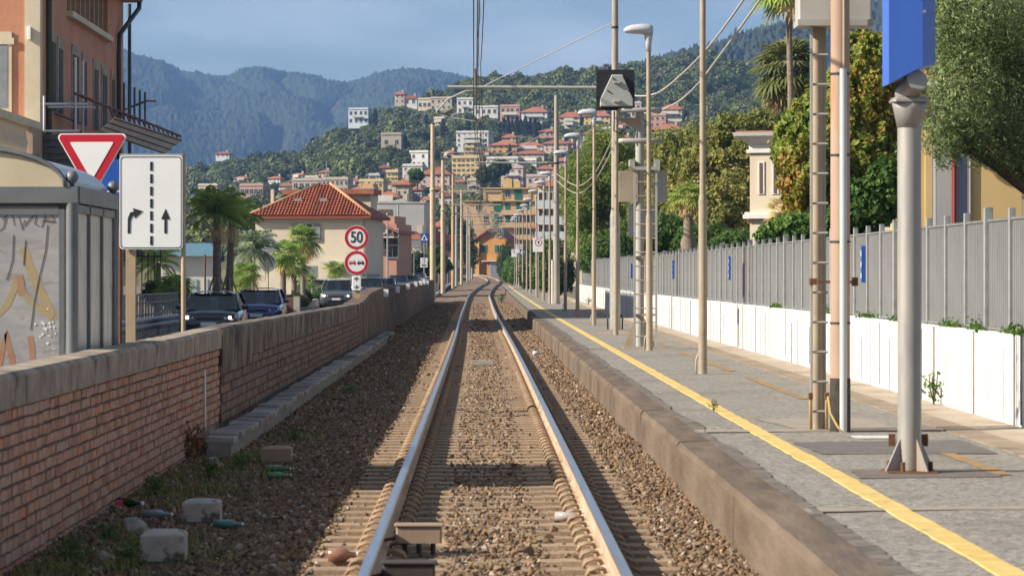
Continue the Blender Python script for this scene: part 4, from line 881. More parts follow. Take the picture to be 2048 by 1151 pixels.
GY = mat('yellow spray', (.42, .31, .14), (.34, .28, .19), 8, .8); GO = mat('orange spray', (.40, .17, .09), (.36, .22, .15), 8, .8); GK = mat('black marker', (.07, .07, .075), None, rough=.7)
stroke([(47, 495), (58, 530), (80, 580), (108, 640)], .08, GY, 'graffiti_stroke', -.0131); stroke([(-10, 635), (15, 610), (30, 575), (34, 555)], .055, GY, 'graffiti_stroke', -.0137); stroke([(34, 552), (50, 590), (75, 615), (108, 632)], .055, GY, 'graffiti_stroke', -.0143)
stroke([(38, 550), (42, 565), (44, 590)], .06, GO, 'graffiti_stroke', -.0149); stroke([(-2, 735), (6, 690), (12, 665), (20, 700), (28, 735)], .05, GO, 'graffiti_stroke', -.0137); stroke([(66, 725), (64, 690), (60, 672)], .05, GO, 'graffiti_stroke', -.0137)
for q in ([(5, 440), (15, 428), (8, 455), (0, 462)], [(25, 428), (30, 452), (38, 432), (46, 460), (50, 440)], [(50, 452), (62, 436), (75, 424), (70, 448), (78, 452)], [(84, 455), (92, 430), (96, 415), (110, 440), (86, 442), (112, 444)], [(96, 450), (92, 500), (78, 560), (70, 600), (62, 660)], [(28, 470), (26, 520), (14, 560)], [(52, 480), (48, 530)]): stroke(q, .010, GK, 'graffiti_tag', -.0155)
for k in range(26): 
    a = lxz(85+random.gauss(15, 14), 640+random.gauss(20, 28)); s_ = random.uniform(.004, .013)
    if a[0] < -.12: MB().add([(a[0]+s_*math.cos(q), -.0160, a[1]+s_*math.sin(q)) for q in np.arange(0, 6.28, 1.05)], [(5, 4, 3, 2, 1, 0)]).build('paint_splash', SIGNW, t)
# ================================================================ HILLS, WOODS, TOWN
FORG = mat('hill ground', (.055, .06, .028), (.12, .11, .055), .03, .95, c3=(.26, .20, .13), s3=.02, t3=(.6, .7))
yc = interp([-700, 200, 370, 450, 520, 600, 640, 700, 760, 800, 850, 900, 960, 1050, 1130, 1200, 1280, 1350, 1420, 1500, 1600, 1800, 2700],
            [420, 392, 368, 345, 332, 318, 300, 270, 246, 228, 212, 197, 178, 172, 158, 154, 146, 133, 130, 150, 200, 260, 420])
_y0 = ([-700, 700, 780, 850, 1150, 1230, 2700], [430, 430, 500, 700, 700, 520, 480])
def Y0f(x): return np.interp(x, *_y0)
YC = 1330.
def hill_y(x, Y):
    t = np.clip((Y-Y0f(x))/(YC-Y0f(x)), 0, 1.3); return 520+(yc(x)-520)*np.minimum(t, 1)**.8+np.maximum(t-1, 0)*260
def hill_z(x, Y): return PZ(hill_y(x, Y), Y)
def hill_solve(x, y):
    a, c = float(Y0f(x)), YC
    for _ in range(40):
        m = (a+c)/2
        if float(hill_y(x, m)) > y: a = m
        else: c = m
    return a
hx = np.linspace(-700, 2700, 260); ht = np.linspace(-.12, 1.3, 90)
HX, HT = np.meshgrid(hx, ht); HY = Y0f(HX)+HT*(YC-Y0f(HX)); HZ = hill_z(HX, HY)
HZ = HZ+1.2*vnoise(HX*.03, HY*.02, 11); HZ = np.where(HT < 0, HZ+HT*90, HZ)
setp(link('hill', grid_mesh('hill', PX(HX, HY), HY, HZ, FORG)), 'wooded hill rising behind the town', 'hill', kind='structure')
MTN = mat('mountain forest', (.008, .018, .011), (.036, .048, .024), .05, .95, bump=3.0, bscale=.09, detail=9, c3=(.012, .02, .014), s3=.012)
def range_(name, xs_, ys_, Ya, Yb, m, label, nx, ny, amp, seed, ybase=560):
    f = interp(xs_, ys_); x = np.linspace(xs_[0], xs_[-1], nx); t = np.linspace(0, 1.25, ny); X, T = np.meshgrid(x, t); Y = Ya+T*(Yb-Ya)
    crest = PZ(f(X), Yb); z0 = -5
    prof = np.where(T < 1, np.sin(np.minimum(T, 1)*math.pi/2)**1.1, 1-(T-1)*1.6)
    wx = PX(X, Y); gul = vnoise(wx*.006, Y*.0022, seed)
    Z = z0+(crest-z0)*prof*(1+amp*gul*np.clip(1-T, 0, 1)*1.6)
    gl = np.abs(vnoise(wx*.012+2*gul, Y*.0035, seed+7)); Z = Z-(crest-z0)*.09*(1-np.clip(gl*1.6, 0, 1))**2*np.clip((1-T)*3, 0, 1)*np.clip(T*4, 0, 1)
    Z = Z+(1.8*vnoise(wx*.09, Y*.06, seed+2)+1.0*vnoise(wx*.33, Y*.2, seed+3)+rng.normal(size=X.shape)*2.2)*np.clip(T*4, 0, 1)
    setp(link(name, grid_mesh(name, wx, Y, Z, m, True)), label, 'mountain', kind='structure')
range_('mountain', [-900, -200, 100, 245, 290, 330, 370, 430, 480, 520, 560, 620, 680, 700, 760, 800, 850, 900, 1000, 1200, 1700, 2300], [60, 90, 110, 126, 137, 137, 152, 164, 158, 156, 163, 174, 187, 188, 169, 158, 162, 168, 190, 220, 260, 320], 3000, 5600, MTN, 'far blue mountain range with forest', 1000, 210, .13, 21)
range_('ridge', [900, 1150, 1330, 1380, 1450, 1500, 1560, 1640, 1760, 1900, 2100, 2600], [260, 180, 122, 112, 95, 78, 62, 36, 2, -40, -80, -140], 1500, 2300, MTN, 'hazy wooded ridge beyond the palm', 500, 110, .2, 33)
# ---- houses
def wallmat(n, c): return mat('wall '+n, c, tuple(q*.86 for q in c), .35, .9, c3=tuple(q*.7 for q in c), s3=.25, t3=(.6, .8))
WM = {k: wallmat(k, c) for k, c in dict(white=(.62, .61, .58), cream=(.60, .52, .38), blue=(.55, .62, .68), yellow=(.60, .44, .19), orange=(.55, .32, .13), pink=(.56, .40, .34), beige=(.46, .40, .31), grey=(.40, .40, .40), rose=(.50, .28, .22), tan=(.52, .36, .20)).items()}
TILE = mat('terracotta tiles', (.25, .088, .05), (.35, .14, .08), 1.5, .9, stretch=(1, .3, 1), rnd=.12)
SLAB = mat('flat roof slab', (.36, .33, .29), (.44, .41, .37), .5, .9)
WINF = mat('window frame', (.55, .54, .5), None); SHG = mat('green shutter', (.015, .13, .075), (.02, .16, .09), 3, .6); SHB = mat('brown shutter', (.12, .075, .045), None); SHK = mat('grey shutter', (.20, .22, .25), (.25, .27, .30), 4, .6)
def win_mesh(w, h, sh):
    b = MB(); b.box(-w/2-.07, w/2+.07, -.05, .05, -.07, h+.07); b.mi(1).box(-w/2, w/2, -.062, -.051, 0, h); b.mi(0).box(-w/2-.12, w/2+.12, -.12, .05, -.14, -.071).box(-.03, .03, -.068, -.063, 0, h)
    if sh: b.mi(2).box(-w/2-.55, -w/2-.075, -.09, .04, 0, h).box(w/2+.075, w/2+.55, -.09, .04, 0, h)
    return b.mesh('window', [WINF, GLASS, sh or SHB])
WINS = {'n': win_mesh(1.0, 1.35, None), 'g': win_mesh(.8, 1.45, SHG), 'b': win_mesh(.8, 1.45, SHB), 'k': win_mesh(.8, 1.5, SHK), 'w': win_mesh(1.7, 1.5, None), 'c': MB().box(-.5, .5, -.06, .05, -.3, 1.75).box(-.02, .02, -.075, -.061, -.3, 1.75).mesh('window', SHG)}
HOUSES = []
BALC = mat('balcony', (.55, .53, .5), (.48, .46, .43), 1, .8)
def house(label, x0, x1, yt, yb, wall, roof='hip', nf=2, nc=3, win='n', Y=None, rz=.22, depth=None, balc=0, roofm=None, name='house', chim=True):
    xc = (x0+x1)/2
    if Y is None: Y = hill_solve(xc, yb)
    HOUSES.append((x0, x1, yt, yb, Y)); w = (x1-x0)*Y/F; ht_ = (yb-yt)*Y/F; d = depth or min(max(w*.75, 3.0), 12)
    w = w/(math.cos(rz)+.18*abs(math.sin(rz))*d/w)
    t = thing(name, label, 'house', (PX(xc, Y), Y, PZ(yb, Y)), -rz)
    rh = 0 if roof == 'flat' else min(.20*w+.4, .36*ht_); hw = ht_-rh
    MB().box(-w/2, w/2, -d/2, d/2, -1.6, hw).build('wall', WM[wall], t)
    if roof == 'flat':
        r = MB().box(-w/2-.25, w/2+.25, -d/2-.25, d/2+.25, hw+.002, hw+.22).build('roof', SLAB, t); b = MB(); b.box(-w/2, -w/2+.2, -d/2, d/2, hw+.221, hw+.8).box(w/2-.2, w/2, -d/2, d/2, hw+.221, hw+.8).box(-w/2+.2, w/2-.2, -d/2, -d/2+.2, hw+.221, hw+.8); b.build('parapet', WM[wall], r)
    else:
        o = .5; b = MB(); e = [(-w/2-o, -d/2-o, hw), (w/2+o, -d/2-o, hw), (w/2+o, d/2+o, hw), (-w/2-o, d/2+o, hw)]
        if roof == 'hip': k = min(w, d)/2*.9; tp = [(-w/2+k, 0, hw+rh), (w/2-k, 0, hw+rh)] if w > d else [(0, -d/2+k, hw+rh), (0, d/2-k, hw+rh)]
        else: tp = [(0, -d/2-o, hw+rh), (0, d/2+o, hw+rh)]
        low = [(x, y, z-.18) for x, y, z in e]
        if roof == 'hip' and w > d: fs = [(0, 1, 5, 4), (1, 2, 5), (2, 3, 4, 5), (3, 0, 4)]
        else: fs = [(0, 1, 4), (1, 2, 5, 4), (2, 3, 5), (3, 0, 4, 5)]
        b.add(e+tp+low, fs+[(6, 7, 1, 0), (7, 8, 2, 1), (8, 9, 3, 2), (9, 6, 0, 3), (9, 8, 7, 6)]); r = b.build('roof', roofm or TILE, t)
    if chim: MB().box(-.35, .35, -.3, .3, hw-.2, hw+max(rh, .4)+.7).build('chimney', WM['beige'], r, loc=(w*.22, d*.12, 0))
    fh = hw/nf; wm = WINS[win]; sc_ = min(1.15, fh/3.0)
    for f in range(nf):
        for c in range(nc):
            link('window', wm, t, (-w/2+w*(c+.5)/nc+random.uniform(-.15, .15), -d/2-.03, f*fh+fh*.32), None, (sc_, 1, sc_))
        for c in range(2): link('window', wm, t, (w/2+.03, -d/2+d*(c+.5)/2, f*fh+fh*.32), (0, 0, R(90)), (sc_, 1, sc_))
        if balc and f: 
            bw = w*.42*balc; s_ = MB().box(-bw, bw, -d/2-1.3, -d/2-.07, f*fh-.1, f*fh+.08).build('balcony', BALC, t); MB().box(-bw, bw, -d/2-1.3, -d/2-1.22, f*fh+.081, f*fh+.95).build('parapet', BALC, s_)
    return t
house('pale blue flat roofed house high on the left shoulder', 700, 741, 220, 250, 'blue', 'flat', 2, 4, balc=.6)
house('beige tower house with red roof on the hill top', 791, 811, 183, 207, 'beige', 'hip', 2, 2)
house('small white gabled house beside the hill top tower', 810, 837, 190, 212, 'white', 'gable', 1, 2)
house('beige flat villa with round drum on the hill', 864, 908, 198, 222, 'beige', 'flat', 2, 4)
house('low beige terrace house left of the drum villa', 838, 866, 200, 220, 'cream', 'flat', 1, 3)
house('white modern villa with stepped blocks on the hill', 916, 949, 200, 229, 'white', 'flat', 2, 3, balc=.5)
house('low white house beside the stepped villa', 952, 1000, 216, 233, 'white', 'flat', 1, 4)
house('white villa with dark red upper floor under pines', 1003, 1043, 214, 246, 'rose', 'flat', 2, 4, balc=.9)
house('tall pale blue villa with balconies under pines', 1046, 1099, 214, 244, 'blue', 'hip', 2, 4, balc=.8)
house('yellow villa with red roof and white balconies', 1120, 1163, 224, 258, 'cream', 'hip', 3, 3, 'g', balc=.5)
house('yellow house with dormer roof behind the lamp head', 1171, 1224, 222, 252, 'yellow', 'hip', 2, 5, 'n', balc=.4)
house('pink house half hidden behind the signal head', 1262, 1284, 208, 236, 'pink', 'flat', 2, 2)
house('cream villa with wide orange roof at the forest edge', 1320, 1367, 209, 238, 'cream', 'hip', 2, 4, balc=.9)
house('brick coloured house below the orange roof villa', 1300, 1334, 232, 256, 'rose', 'flat', 2, 3)
house('long red roofed terrace with blue balconies', 1306, 1369, 248, 280, 'rose', 'hip', 2, 7, balc=1)
house('square beige box house with two dark windows', 764, 805, 270, 298, 'beige', 'flat', 1, 2, rz=.12, chim=False)
house('white apartment house with arched balconies in the trees', 917, 983, 267, 296, 'white', 'flat', 3, 6, balc=.6)
house('bright yellow house above the orange house', 1005, 1034, 268, 288, 'yellow', 'hip', 2, 3)
house('orange house with red roof under the yellow house', 985, 1038, 281, 308, 'orange', 'hip', 2, 4, 'b')
house('white house with red roof and long terrace', 1030, 1090, 284, 305, 'white', 'hip', 2, 5, balc=.8)
house('cream house below the long white terrace', 1033, 1093, 300, 322, 'cream', 'hip', 2, 5)
house('small red roofed house among dark pines', 1080, 1112, 257, 274, 'rose', 'hip', 1, 3)
house('brown roofed house left of the concrete mast', 1090, 1140, 279, 303, 'pink', 'hip', 2, 4)
house('white cube house with grey side wall', 824, 864, 306, 336, 'white', 'flat', 2, 2, rz=.45, chim=False)
house('yellow arcaded hotel with rows of arches', 909, 967, 317, 356, 'yellow', 'flat', 4, 6, 'b', rz=.3, name='hotel')
house('pink house with arches below the white cube', 845, 905, 334, 378, 'pink', 'hip', 3, 4)
house('white and rose house beside the umbrella pine', 808, 849, 333, 360, 'white', 'flat', 2, 3, balc=.7)
house('pale blue white house right of the yellow hotel', 975, 1042, 319, 342, 'white', 'flat', 2, 5, balc=.9)
house('tall pinkish house with tiled top terrace', 1005, 1050, 337, 380, 'pink', 'flat', 3, 3, balc=.8)
house('pink house with long parapet by the mast', 1056, 1112, 354, 386, 'pink', 'flat', 2, 4)
house('white house low behind the lamp posts', 1075, 1110, 330, 352, 'white', 'hip', 2, 3)
house('small lone white house on the far left slope', 434, 462, 303, 315, 'white', 'hip', 1, 3)
house('long rose house with purple flowers on the terrace', 484, 532, 372, 396, 'rose', 'flat', 1, 5)
house('long beige flat house behind the villa roof', 648, 702, 360, 386, 'beige', 'flat', 2, 6)
house('beige town house with small red roof', 792, 822, 358, 402, 'beige', 'hip', 3, 2, Y=540)
house('ochre flat house above the white block', 722, 772, 364, 390, 'yellow', 'flat', 2, 4)
house('white house with awning above the white block', 757, 800, 383, 412, 'white', 'hip', 2, 4, Y=500, balc=.9)
house('pale house with red roof behind the villa', 700, 745, 372, 404, 'pink', 'hip', 2, 4, Y=520)
house('small orange house beside the ochre house', 728, 752, 378, 402, 'orange', 'flat', 2, 2, Y=480)
house('low beige house behind the palms', 590, 650, 362, 384, 'beige', 'flat', 1, 5)
house('white roofed low house on the left terraces', 400, 440, 372, 392, 'cream', 'flat', 1, 3)
house('grey green roof house behind the white block', 785, 820, 397, 420, 'grey', 'hip', 1, 2, Y=470, roofm=mat('green sheet roof', (.22, .28, .25), None))
house('red roofed house low among town roofs', 812, 850, 462, 540, 'cream', 'gable', 2, 2, Y=370)
house('salmon house with tiled roof behind the crossing sign', 846, 905, 462, 545, 'rose', 'hip', 2, 3, 'b', Y=400)
house('pale house far behind the mast row', 868, 930, 436, 520, 'white', 'hip', 3, 4, Y=620)
house('red roofed house right of the tan apartments', 1064, 1096, 444, 520, 'rose', 'hip', 3, 3, Y=500)
_tn = [(690, 722, 356, 376), (705, 735, 392, 412), (738, 760, 352, 368), (770, 792, 366, 384), (800, 826, 388, 404), (560, 596, 366, 382), (612, 640, 356, 372), (868, 884, 372, 392), (822, 846, 372, 392), (660, 690, 384, 400), (776, 800, 345, 362), (880, 905, 384, 408), (842, 866, 392, 418), (1112, 1140, 315, 335), (1046, 1078, 322, 340), (958, 985, 300, 316), (1098, 1124, 340, 360), (540, 566, 352, 366), (870, 892, 238, 250), (1128, 1150, 282, 298), (1166, 1190, 262, 280), (890, 912, 300, 316), (930, 950, 296, 310), (1052, 1076, 258, 272), (470, 500, 352, 364), (640, 662, 340, 352), (1200, 1226, 260, 276), (1230, 1256, 246, 262), (1240, 1262, 270, 288), (912, 934, 358, 374), (936, 960, 362, 380), (760, 782, 330, 344), (1330, 1360, 286, 300), (588, 612, 346, 358)]
for i, (a_, c_, e_, f_) in enumerate(_tn):
    _c, _r = ('cream', 'pink', 'white', 'beige', 'yellow', 'white')[i % 6], ('hip', 'hip', 'flat', 'gable')[i % 4]
    house(f"small {_c} hillside town house with a {dict(hip='hipped red tile', flat='flat grey', gable='gabled red tile')[_r]} roof", a_, c_, e_, f_, ('cream', 'pink', 'white', 'beige', 'yellow', 'white')[i % 6], ('hip', 'hip', 'flat', 'gable')[i % 4], 2, 3, 'n' if i % 2 else 'b', rz=random.uniform(.05, .5), balc=.6*(i % 3 == 0))['group'] = f'small {_c} {_r} roofed town houses on the hillside'
# ---- white block, pink house, tan apartments, orange house, cream apartments
t = thing('commercial_block', 'large plain pale grey block above the road', 'building', (PX(803, 400), 400, 0), -.10); w = 106*400/F
MB().box(-w/2, w/2, -4, 4, -1, PZ(408, 400)).build('wall', WM['grey'], t); MB().box(-w/2-.1, w/2+.1, -4.1, 4.1, PZ(408, 400)+.001, PZ(407, 400)+.12).build('roof', SLAB, t)
for q in (-.30, -.17): MB().box(w*q-.45, w*q+.45, -4.06, -3.98, PZ(432, 400), PZ(420, 400)).build('window', SHB, t)
MB().box(w*.0, w*.01, -4.05, -3.98, 3, PZ(409, 400)).build('wall_seam', WM['white'], t)
t = thing('house', 'salmon house with stepped terracotta roofs beside the villa', 'house', (PX(775, 290), 290, -.4), -.15); k = 290/F
MB().box(-35*k, 30*k, -3, 5, 0, PZ(440, 290)).build('wall', wallmat('salmon', (.50, .27, .19)), t)
b = MB(); b.add([(-37*k, -3.6, PZ(420, 290)), (36*k, -3.6, PZ(455, 290)), (36*k, 5.4, PZ(455, 290)), (-37*k, 5.4, PZ(420, 290)), (-37*k, -3.6, PZ(424, 290)), (36*k, -3.6, PZ(459, 290)), (36*k, 5.4, PZ(459, 290)), (-37*k, 5.4, PZ(424, 290))], [(0, 1, 2, 3), (4, 5, 1, 0), (5, 6, 2, 1), (7, 4, 0, 3), (6, 7, 3, 2)]); b.build('roof', TILE, t)
MB().box(-1*k, 22*k, -2, 4, PZ(455, 290), PZ(424, 290)).build('upper_block', WM['rose'], t); MB().box(-38*k, 5*k, -4.2, -3.01, PZ(475, 290), PZ(462, 290)).build('lean_to_roof', TILE, t)
link('window', WINS['b'], t, (5*k, -3.03, PZ(490, 290)))
for z in (PZ(505, 290), PZ(480, 290)): link('window', WINS['n'], t, (22*k, -3.03, z))
MB().box(-8*k, 33*k, -4.6, -3.01, PZ(468, 290), PZ(465, 290)).build('balcony', BALC, t)
Y = 690; k = Y/F; t = thing('apartment_block', 'tan apartment block with green shutters above the track', 'building', (PX(1012, Y), Y, 1), -.08)
def az(py): return PZ(py, Y)-1
TAN = wallmat('apricot', (.64, .43, .24)); BANDM = wallmat('ochre band', (.50, .34, .12))
MB().box(-82*k, 84*k, -5, 6, -1, az(404)).build('wall', TAN, t); MB().box(-42*k, 84*k, -4.5, 6, az(404)+.001, az(379)).build('top_floor', TAN, t)
MB().box(-84*k, 86*k, -5.6, 6.2, az(404)+.002, az(402)).build('cornice', BANDM, t); MB().box(-46*k, 86*k, -5.2, 6.2, az(379)+.001, az(376)).build('roof', BANDM, t)
for x0_, x1_ in ((-4, 14), (17, 30)): MB().box(x0_*k, x1_*k, -3, 2, az(376)+.003, az(358 if x0_ < 0 else 362)).build('roof_hut', WM['yellow'], t)
for px, py_, sty in ((1018, 395, 'n'), (1036, 397, 'c'), (1042, 397, 'c'), (995, 421, 'c'), (1003, 421, 'c'), (1018, 425, 'c'), (1040, 422, 'c'), (1059, 421, 'c'), (995, 446, 'c'), (1003, 446, 'n'), (1018, 449, 'c'), (1040, 446, 'c'), (1059, 446, 'c'), (975, 446, 'n'), (995, 470, 'c'), (1040, 470, 'c'), (960, 421, 'n'), (1059, 470, 'c')):
    link('window', WINS[sty], t, ((px-1012)*k, -5.04 if py_ > 400 else -4.54, az(py_)), None, (1, 1, 1.15))
for py_ in (429, 454, 478): q = MB().box(-5*k, 60*k, -6.3, -5.01, az(py_)-.2, az(py_)).build('balcony', TAN, t); MB().box(-5*k, 60*k, -6.3, -6.2, az(py_)+.001, az(py_)+.9).build('parapet', TAN, q)
for px in (-42, -8, 48): MB().box(px*k, (px+5)*k, -4.7, -4.51, az(402), az(380)).build('pilaster', BANDM, t)
Y = 610; k = Y/F; t = thing('house', 'orange gabled house at the bend of the track', 'house', (PX(990, Y), Y, 1.6), -.25); ORG = wallmat('vivid orange', (.56, .26, .075))
def az(py): return PZ(py, Y)-1.6
MB().box(-30*k, 30*k, -3.4, 5, -2, az(478)).build('wall', ORG, t); MB().prism([(-33*k, az(478)), (33*k, az(478)), (2*k, az(456))], 'y', -3.3, 5).build('gable', ORG, t)
b = MB(); 
for s_, e_ in ((-36, 2), (2, 36)):
    z0, z1 = (az(480), az(455)) if s_ < 0 else (az(455), az(480)); b.add([(s_*k, -4.2, z0+.05), (e_*k, -4.2, z1+.05), (e_*k, 5.6, z1+.05), (s_*k, 5.6, z0+.05), (s_*k, -4.2, z0-.25), (e_*k, -4.2, z1-.25), (e_*k, 5.6, z1-.25), (s_*k, 5.6, z0-.25)], [(0, 1, 2, 3), (4, 5, 1, 0), (7, 6, 5, 4), (7, 4, 0, 3), (5, 6, 2, 1)])
b.build('roof', TILE, t)
for px, py_ in ((18, 505), (18, 474), (-18, 505)): link('window', WINS['g'], t, (px*k, -3.43, az(py_)))
MB().box(-14*k, 16*k, -5.5, -3.41, az(523), az(521)).build('porch_roof', BALC, t); MB().box(-31*k, -22*k, -4.2, -3.41, -2, az(485)).build('stair_tower', wallmat('light orange', (.62, .34, .11)), t)
t = thing('relay_hut', 'grey relay cabinet beside the bend of the track', 'hut', (PX(993, 560), 560, 1.5)); MB().cbox(-1.2, 1.2, -.8, .8, -.3, 2.2, .05).build('body', mat('hut grey', (.28, .31, .36), None), t); MB().box(-1.3, 1.3, -.9, .9, 2.201, 2.3).build('roof', GALV, t); MB().box(.2, .8, -.82, -.801, .1, 1.8).build('door', GREYP, t)
Y = 400; k = Y/F; t = thing('apartment_block', 'cream apartment block with balconies behind the lamp posts', 'building', (PX(1135, Y), Y, .5), -.2)
def az(py): return PZ(py, Y)-.5
MB().box(-46*k, 46*k, -5, 6, -1, az(374)).build('wall', WM['cream'], t); b = MB(); b.add([(-50*k, -5.6, az(374)), (50*k, -5.6, az(374)), (50*k, 6.6, az(374)), (-50*k, 6.6, az(374)), (-20*k, .5, az(352)), (20*k, .5, az(352))], [(0, 1, 5, 4), (1, 2, 5), (2, 3, 4, 5), (3, 0, 4), (3, 2, 1, 0)]); b.build('roof', TILE, t)
for py_ in (417, 448, 479):
    q = MB().box(-48*k, 10*k, -6.2, -5.01, az(py_)-.15, az(py_)).build('balcony', BALC, t); MB().box(-48*k, 10*k, -6.2, -6.1, az(py_)+.001, az(py_)+.95).build('parapet', mat('blue grey parapet', (.42, .46, .5), None), q)
    for px in (-36, -16, 8, 30): link('window', WINS['n'], t, (px*k, -5.04, az(py_)+.6))
# ---- villa with hipped tile roof and individually modelled tile rows
Y = 235; k = Y/F; t = thing('villa', 'cream villa with red tiled hip roof and grey shutters', 'house', (PX(622, Y), Y, -.4), -.13)
def az(py): return PZ(py, Y)+.4
VC = wallmat('villa cream', (.66, .58, .44)); x0, x1, d = -112*k, 110*k, 8.0
MB().box(x0, x1, -.2, d, -.3, az(433)).build('wall', VC, t)
ov = .55; ez, rz_ = az(432), az(366); ex0, ex1 = x0-ov, x1+ov; rx0, rx1 = 9*k-.4, 9*k+.4
RT = mat('villa tiles', (.28, .07, .034), (.40, .13, .06), 3, .85, rnd=.22)
b = MB(); e = [(ex0, -.2-ov, ez), (ex1, -.2-ov, ez), (ex1, d+ov, ez), (ex0, d+ov, ez), (rx0, d/2, rz_), (rx1, d/2, rz_)]
b.add(e+[(x, y, z-.2) for x, y, z in e[:4]], [(0, 1, 5, 4), (1, 2, 5), (2, 3, 4, 5), (3, 0, 4), (6, 7, 1, 0), (7, 8, 2, 1), (8, 9, 3, 2), (9, 6, 0, 3), (9, 8, 7, 6)]); rf = b.build('roof', mat('roof bed', (.22, .06, .03), None), t)
p0 = Vector((0, -.2-ov, ez)); slope = (rz_-ez)/(d/2+.2+ov)
n = 38
for i in range(n):
    x = ex0+(ex1-ex0)*(i+.5)/n; frac = min((x-ex0)/(rx0-ex0), (ex1-x)/(ex1-rx1), 1.0); yl_ = -.2-ov+(d/2+.2+ov)*frac
    r_ = (ex1-ex0)/n*.40; b = MB(); segs = max(1, int(frac*13)); L_ = (yl_+.2+ov)/segs; b.smooth = True
    for s_ in range(segs):
        ya = -.2-ov-.04+L_*s_; ybb = ya+L_*1.02
        rings = [[(x+r_*sc*math.cos(a), yy, ez+slope*(yy+.2+ov)+zo+r_*sc*math.sin(a)) for a in np.linspace(0, math.pi, 5)] for yy, sc, zo in ((ya, 1.05, .035), (ybb, .86, .0))]
        b.loft(rings, closed=False, cap=False)
    b.build('tile_row', RT, rf)
for sx in (-1, 1):
    xe, xr = (ex0, rx0) if sx < 0 else (ex1, rx1); MB().tube([(xe, -.2-ov, ez+.06), (xr, d/2, rz_+.08)], .12, 6).build('hip_ridge', mat('ridge tile', (.46, .22, .12), (.5, .28, .16), 4, .9), rf)
for px in (589, 641): MB().box(-.28, .28, -.1, .5, 0, .42).build('skylight', SHK, rf, loc=((px-622)*k, -.2-ov+(398-366+8)/66*1.0+1.6, ez+slope*1.85))
for a_, c_ in ((-82, -30), (28, 92)): q = MB().box(a_*k, c_*k, d-1.5, d+1.5, ez+.2, az(384)).build('dormer', VC, t); MB().box(a_*k-.3, c_*k+.3, d-1.9, d+1.9, az(384)+.001, az(374)).build('dormer_roof', TILE, q)
MB().box(-98*k, -92*k, 3, 3.5, ez, az(376)).build('chimney', VC, t); MB().cyl((12*k, d/2, rz_), (12*k, d/2, az(318)), .03, n=6).build('antenna_pole', GALV, t)
for z in (az(345), az(335), az(326)): MB().cyl((5*k, d/2, z), (20*k, d/2, z+.05), .015, n=5).build('antenna_bar', GALV, t)
MB().box(x0-.03, x1+.03, -.26, -.201, az(446), az(434)).build('frieze', mat('frieze', (.50, .46, .37), None), t)
for px, py_ in ((613, 482),): link('window', WINS['k'], t, ((px-622)*k, -.25, az(py_)), None, (1.15, 1, .85))
MB().cyl((108*k, -.3, -.2), (108*k, -.3, az(433)), .06, n=8).build('downpipe', GREYP, t)
for s_ in range(6): MB().box(x1+.002, x1+.05, 1+s_*1.0, 1.5+s_*1.0, 0, 2.2).build('side_shutter', SHK, t)
MB().box(25*k, 75*k, -1.7, -.201, az(527), az(523)).build('porch_roof', BALC, t); MB().box(40*k, 60*k, -.25, -.201, -.2, az(533)).build('door', SHB, t)
# ---- white pavilion with blue roof, far left behind the palms
t = thing('pavilion', 'white pavilion with pale blue roof behind the palms', 'building', (PX(400, 165), 165, -.3)); k = 165/F
MB().box(-90*k, 28*k, 0, 4, 0, PZ(512, 165)+.3).build('wall', WM['white'], t); MB().box(-94*k, 30*k, -.5, 4.3, PZ(512, 165)+.301, PZ(486, 165)+.3).build('roof', mat('blue roof', (.16, .34, .48), (.2, .38, .52), 2, .6), t)
for q in range(5): MB().box((-80+q*22)*k, (-72+q*22)*k, -.05, -.002, .2, 1.8).build('door', mat('pale teal', (.35, .48, .48), None), t)
MB().box(-90*k, 28*k, -.42, -.3, 0, .1).build('step', CONC, t)
# ================================================================ OLD ORANGE BUILDING
BX, BY = -14.0, 99.0
t = thing('old_building', 'tall peeling orange building with cream corner beside the road', 'building', (BX, BY, -.3)); oz = -.3
OW = mat('orange plaster', (.46, .205, .125), (.54, .265, .165), .5, .9, bump=.01, bscale=6, c3=(.36, .29, .23), s3=.55, t3=(.64, .68))
CW = mat('cream plaster', (.54, .47, .34), (.62, .55, .42), .8, .9, bump=.006, bscale=8, c3=(.36, .30, .22), s3=.7, t3=(.6, .7))
top = 12.4-oz
def side(y0, y1, z0, z1, x0, x1, nm, m, par=None): return MB().box(x0, x1, y0-BY, y1-BY, z0-oz, z1-oz).build(nm, m, par or t)
MB().box(-14, -.0, 0, 23.3, 0, 10.45-oz).build('wall', OW, t)
MB().box(-14, -.0, 0, 6.6, 10.45-oz+.001, top).build('upper_wall', OW, t); MB().box(-14, -.0, 18.2, 23.3, 10.45-oz+.001, top).build('upper_wall', OW, t); MB().box(-14, -1.2, 6.601, 18.199, 10.45-oz+.001, top).build('loggia_back', mat('brown boards', (.20, .10, .055), (.28, .15, .085), 3, .85, stretch=(1, 6, .4)), t)
MB().box(-.45, .04, -.05, 0, 0, top).build('corner_pilaster', CW, t); MB().box(.0005, .04, .0, .45, 0, top).build('corner_pilaster', CW, t)
for i in range(9): side(105.9+i*1.3, 106.06+i*1.3, 10.62, 12.3, -.25, -.08, 'loggia_post', mat('pale timber', (.42, .28, .18), (.48, .34, .23), 4, .8))
side(105.5, 117.3, 10.42, 10.62, -.02, .22, 'loggia_sill', CW)
MB().box(-14.3, .55, -.5, 23.9, top+.001, top+.22).build('eave', mat('eave', (.24, .19, .14), None), t); MB().tube([(.6, -.4, top+.1), (.6, 23.9, top+.1)], .11, 8).build('gutter', mat('green gutter', (.09, .10, .06), (.14, .14, .09), 3, .6), t)
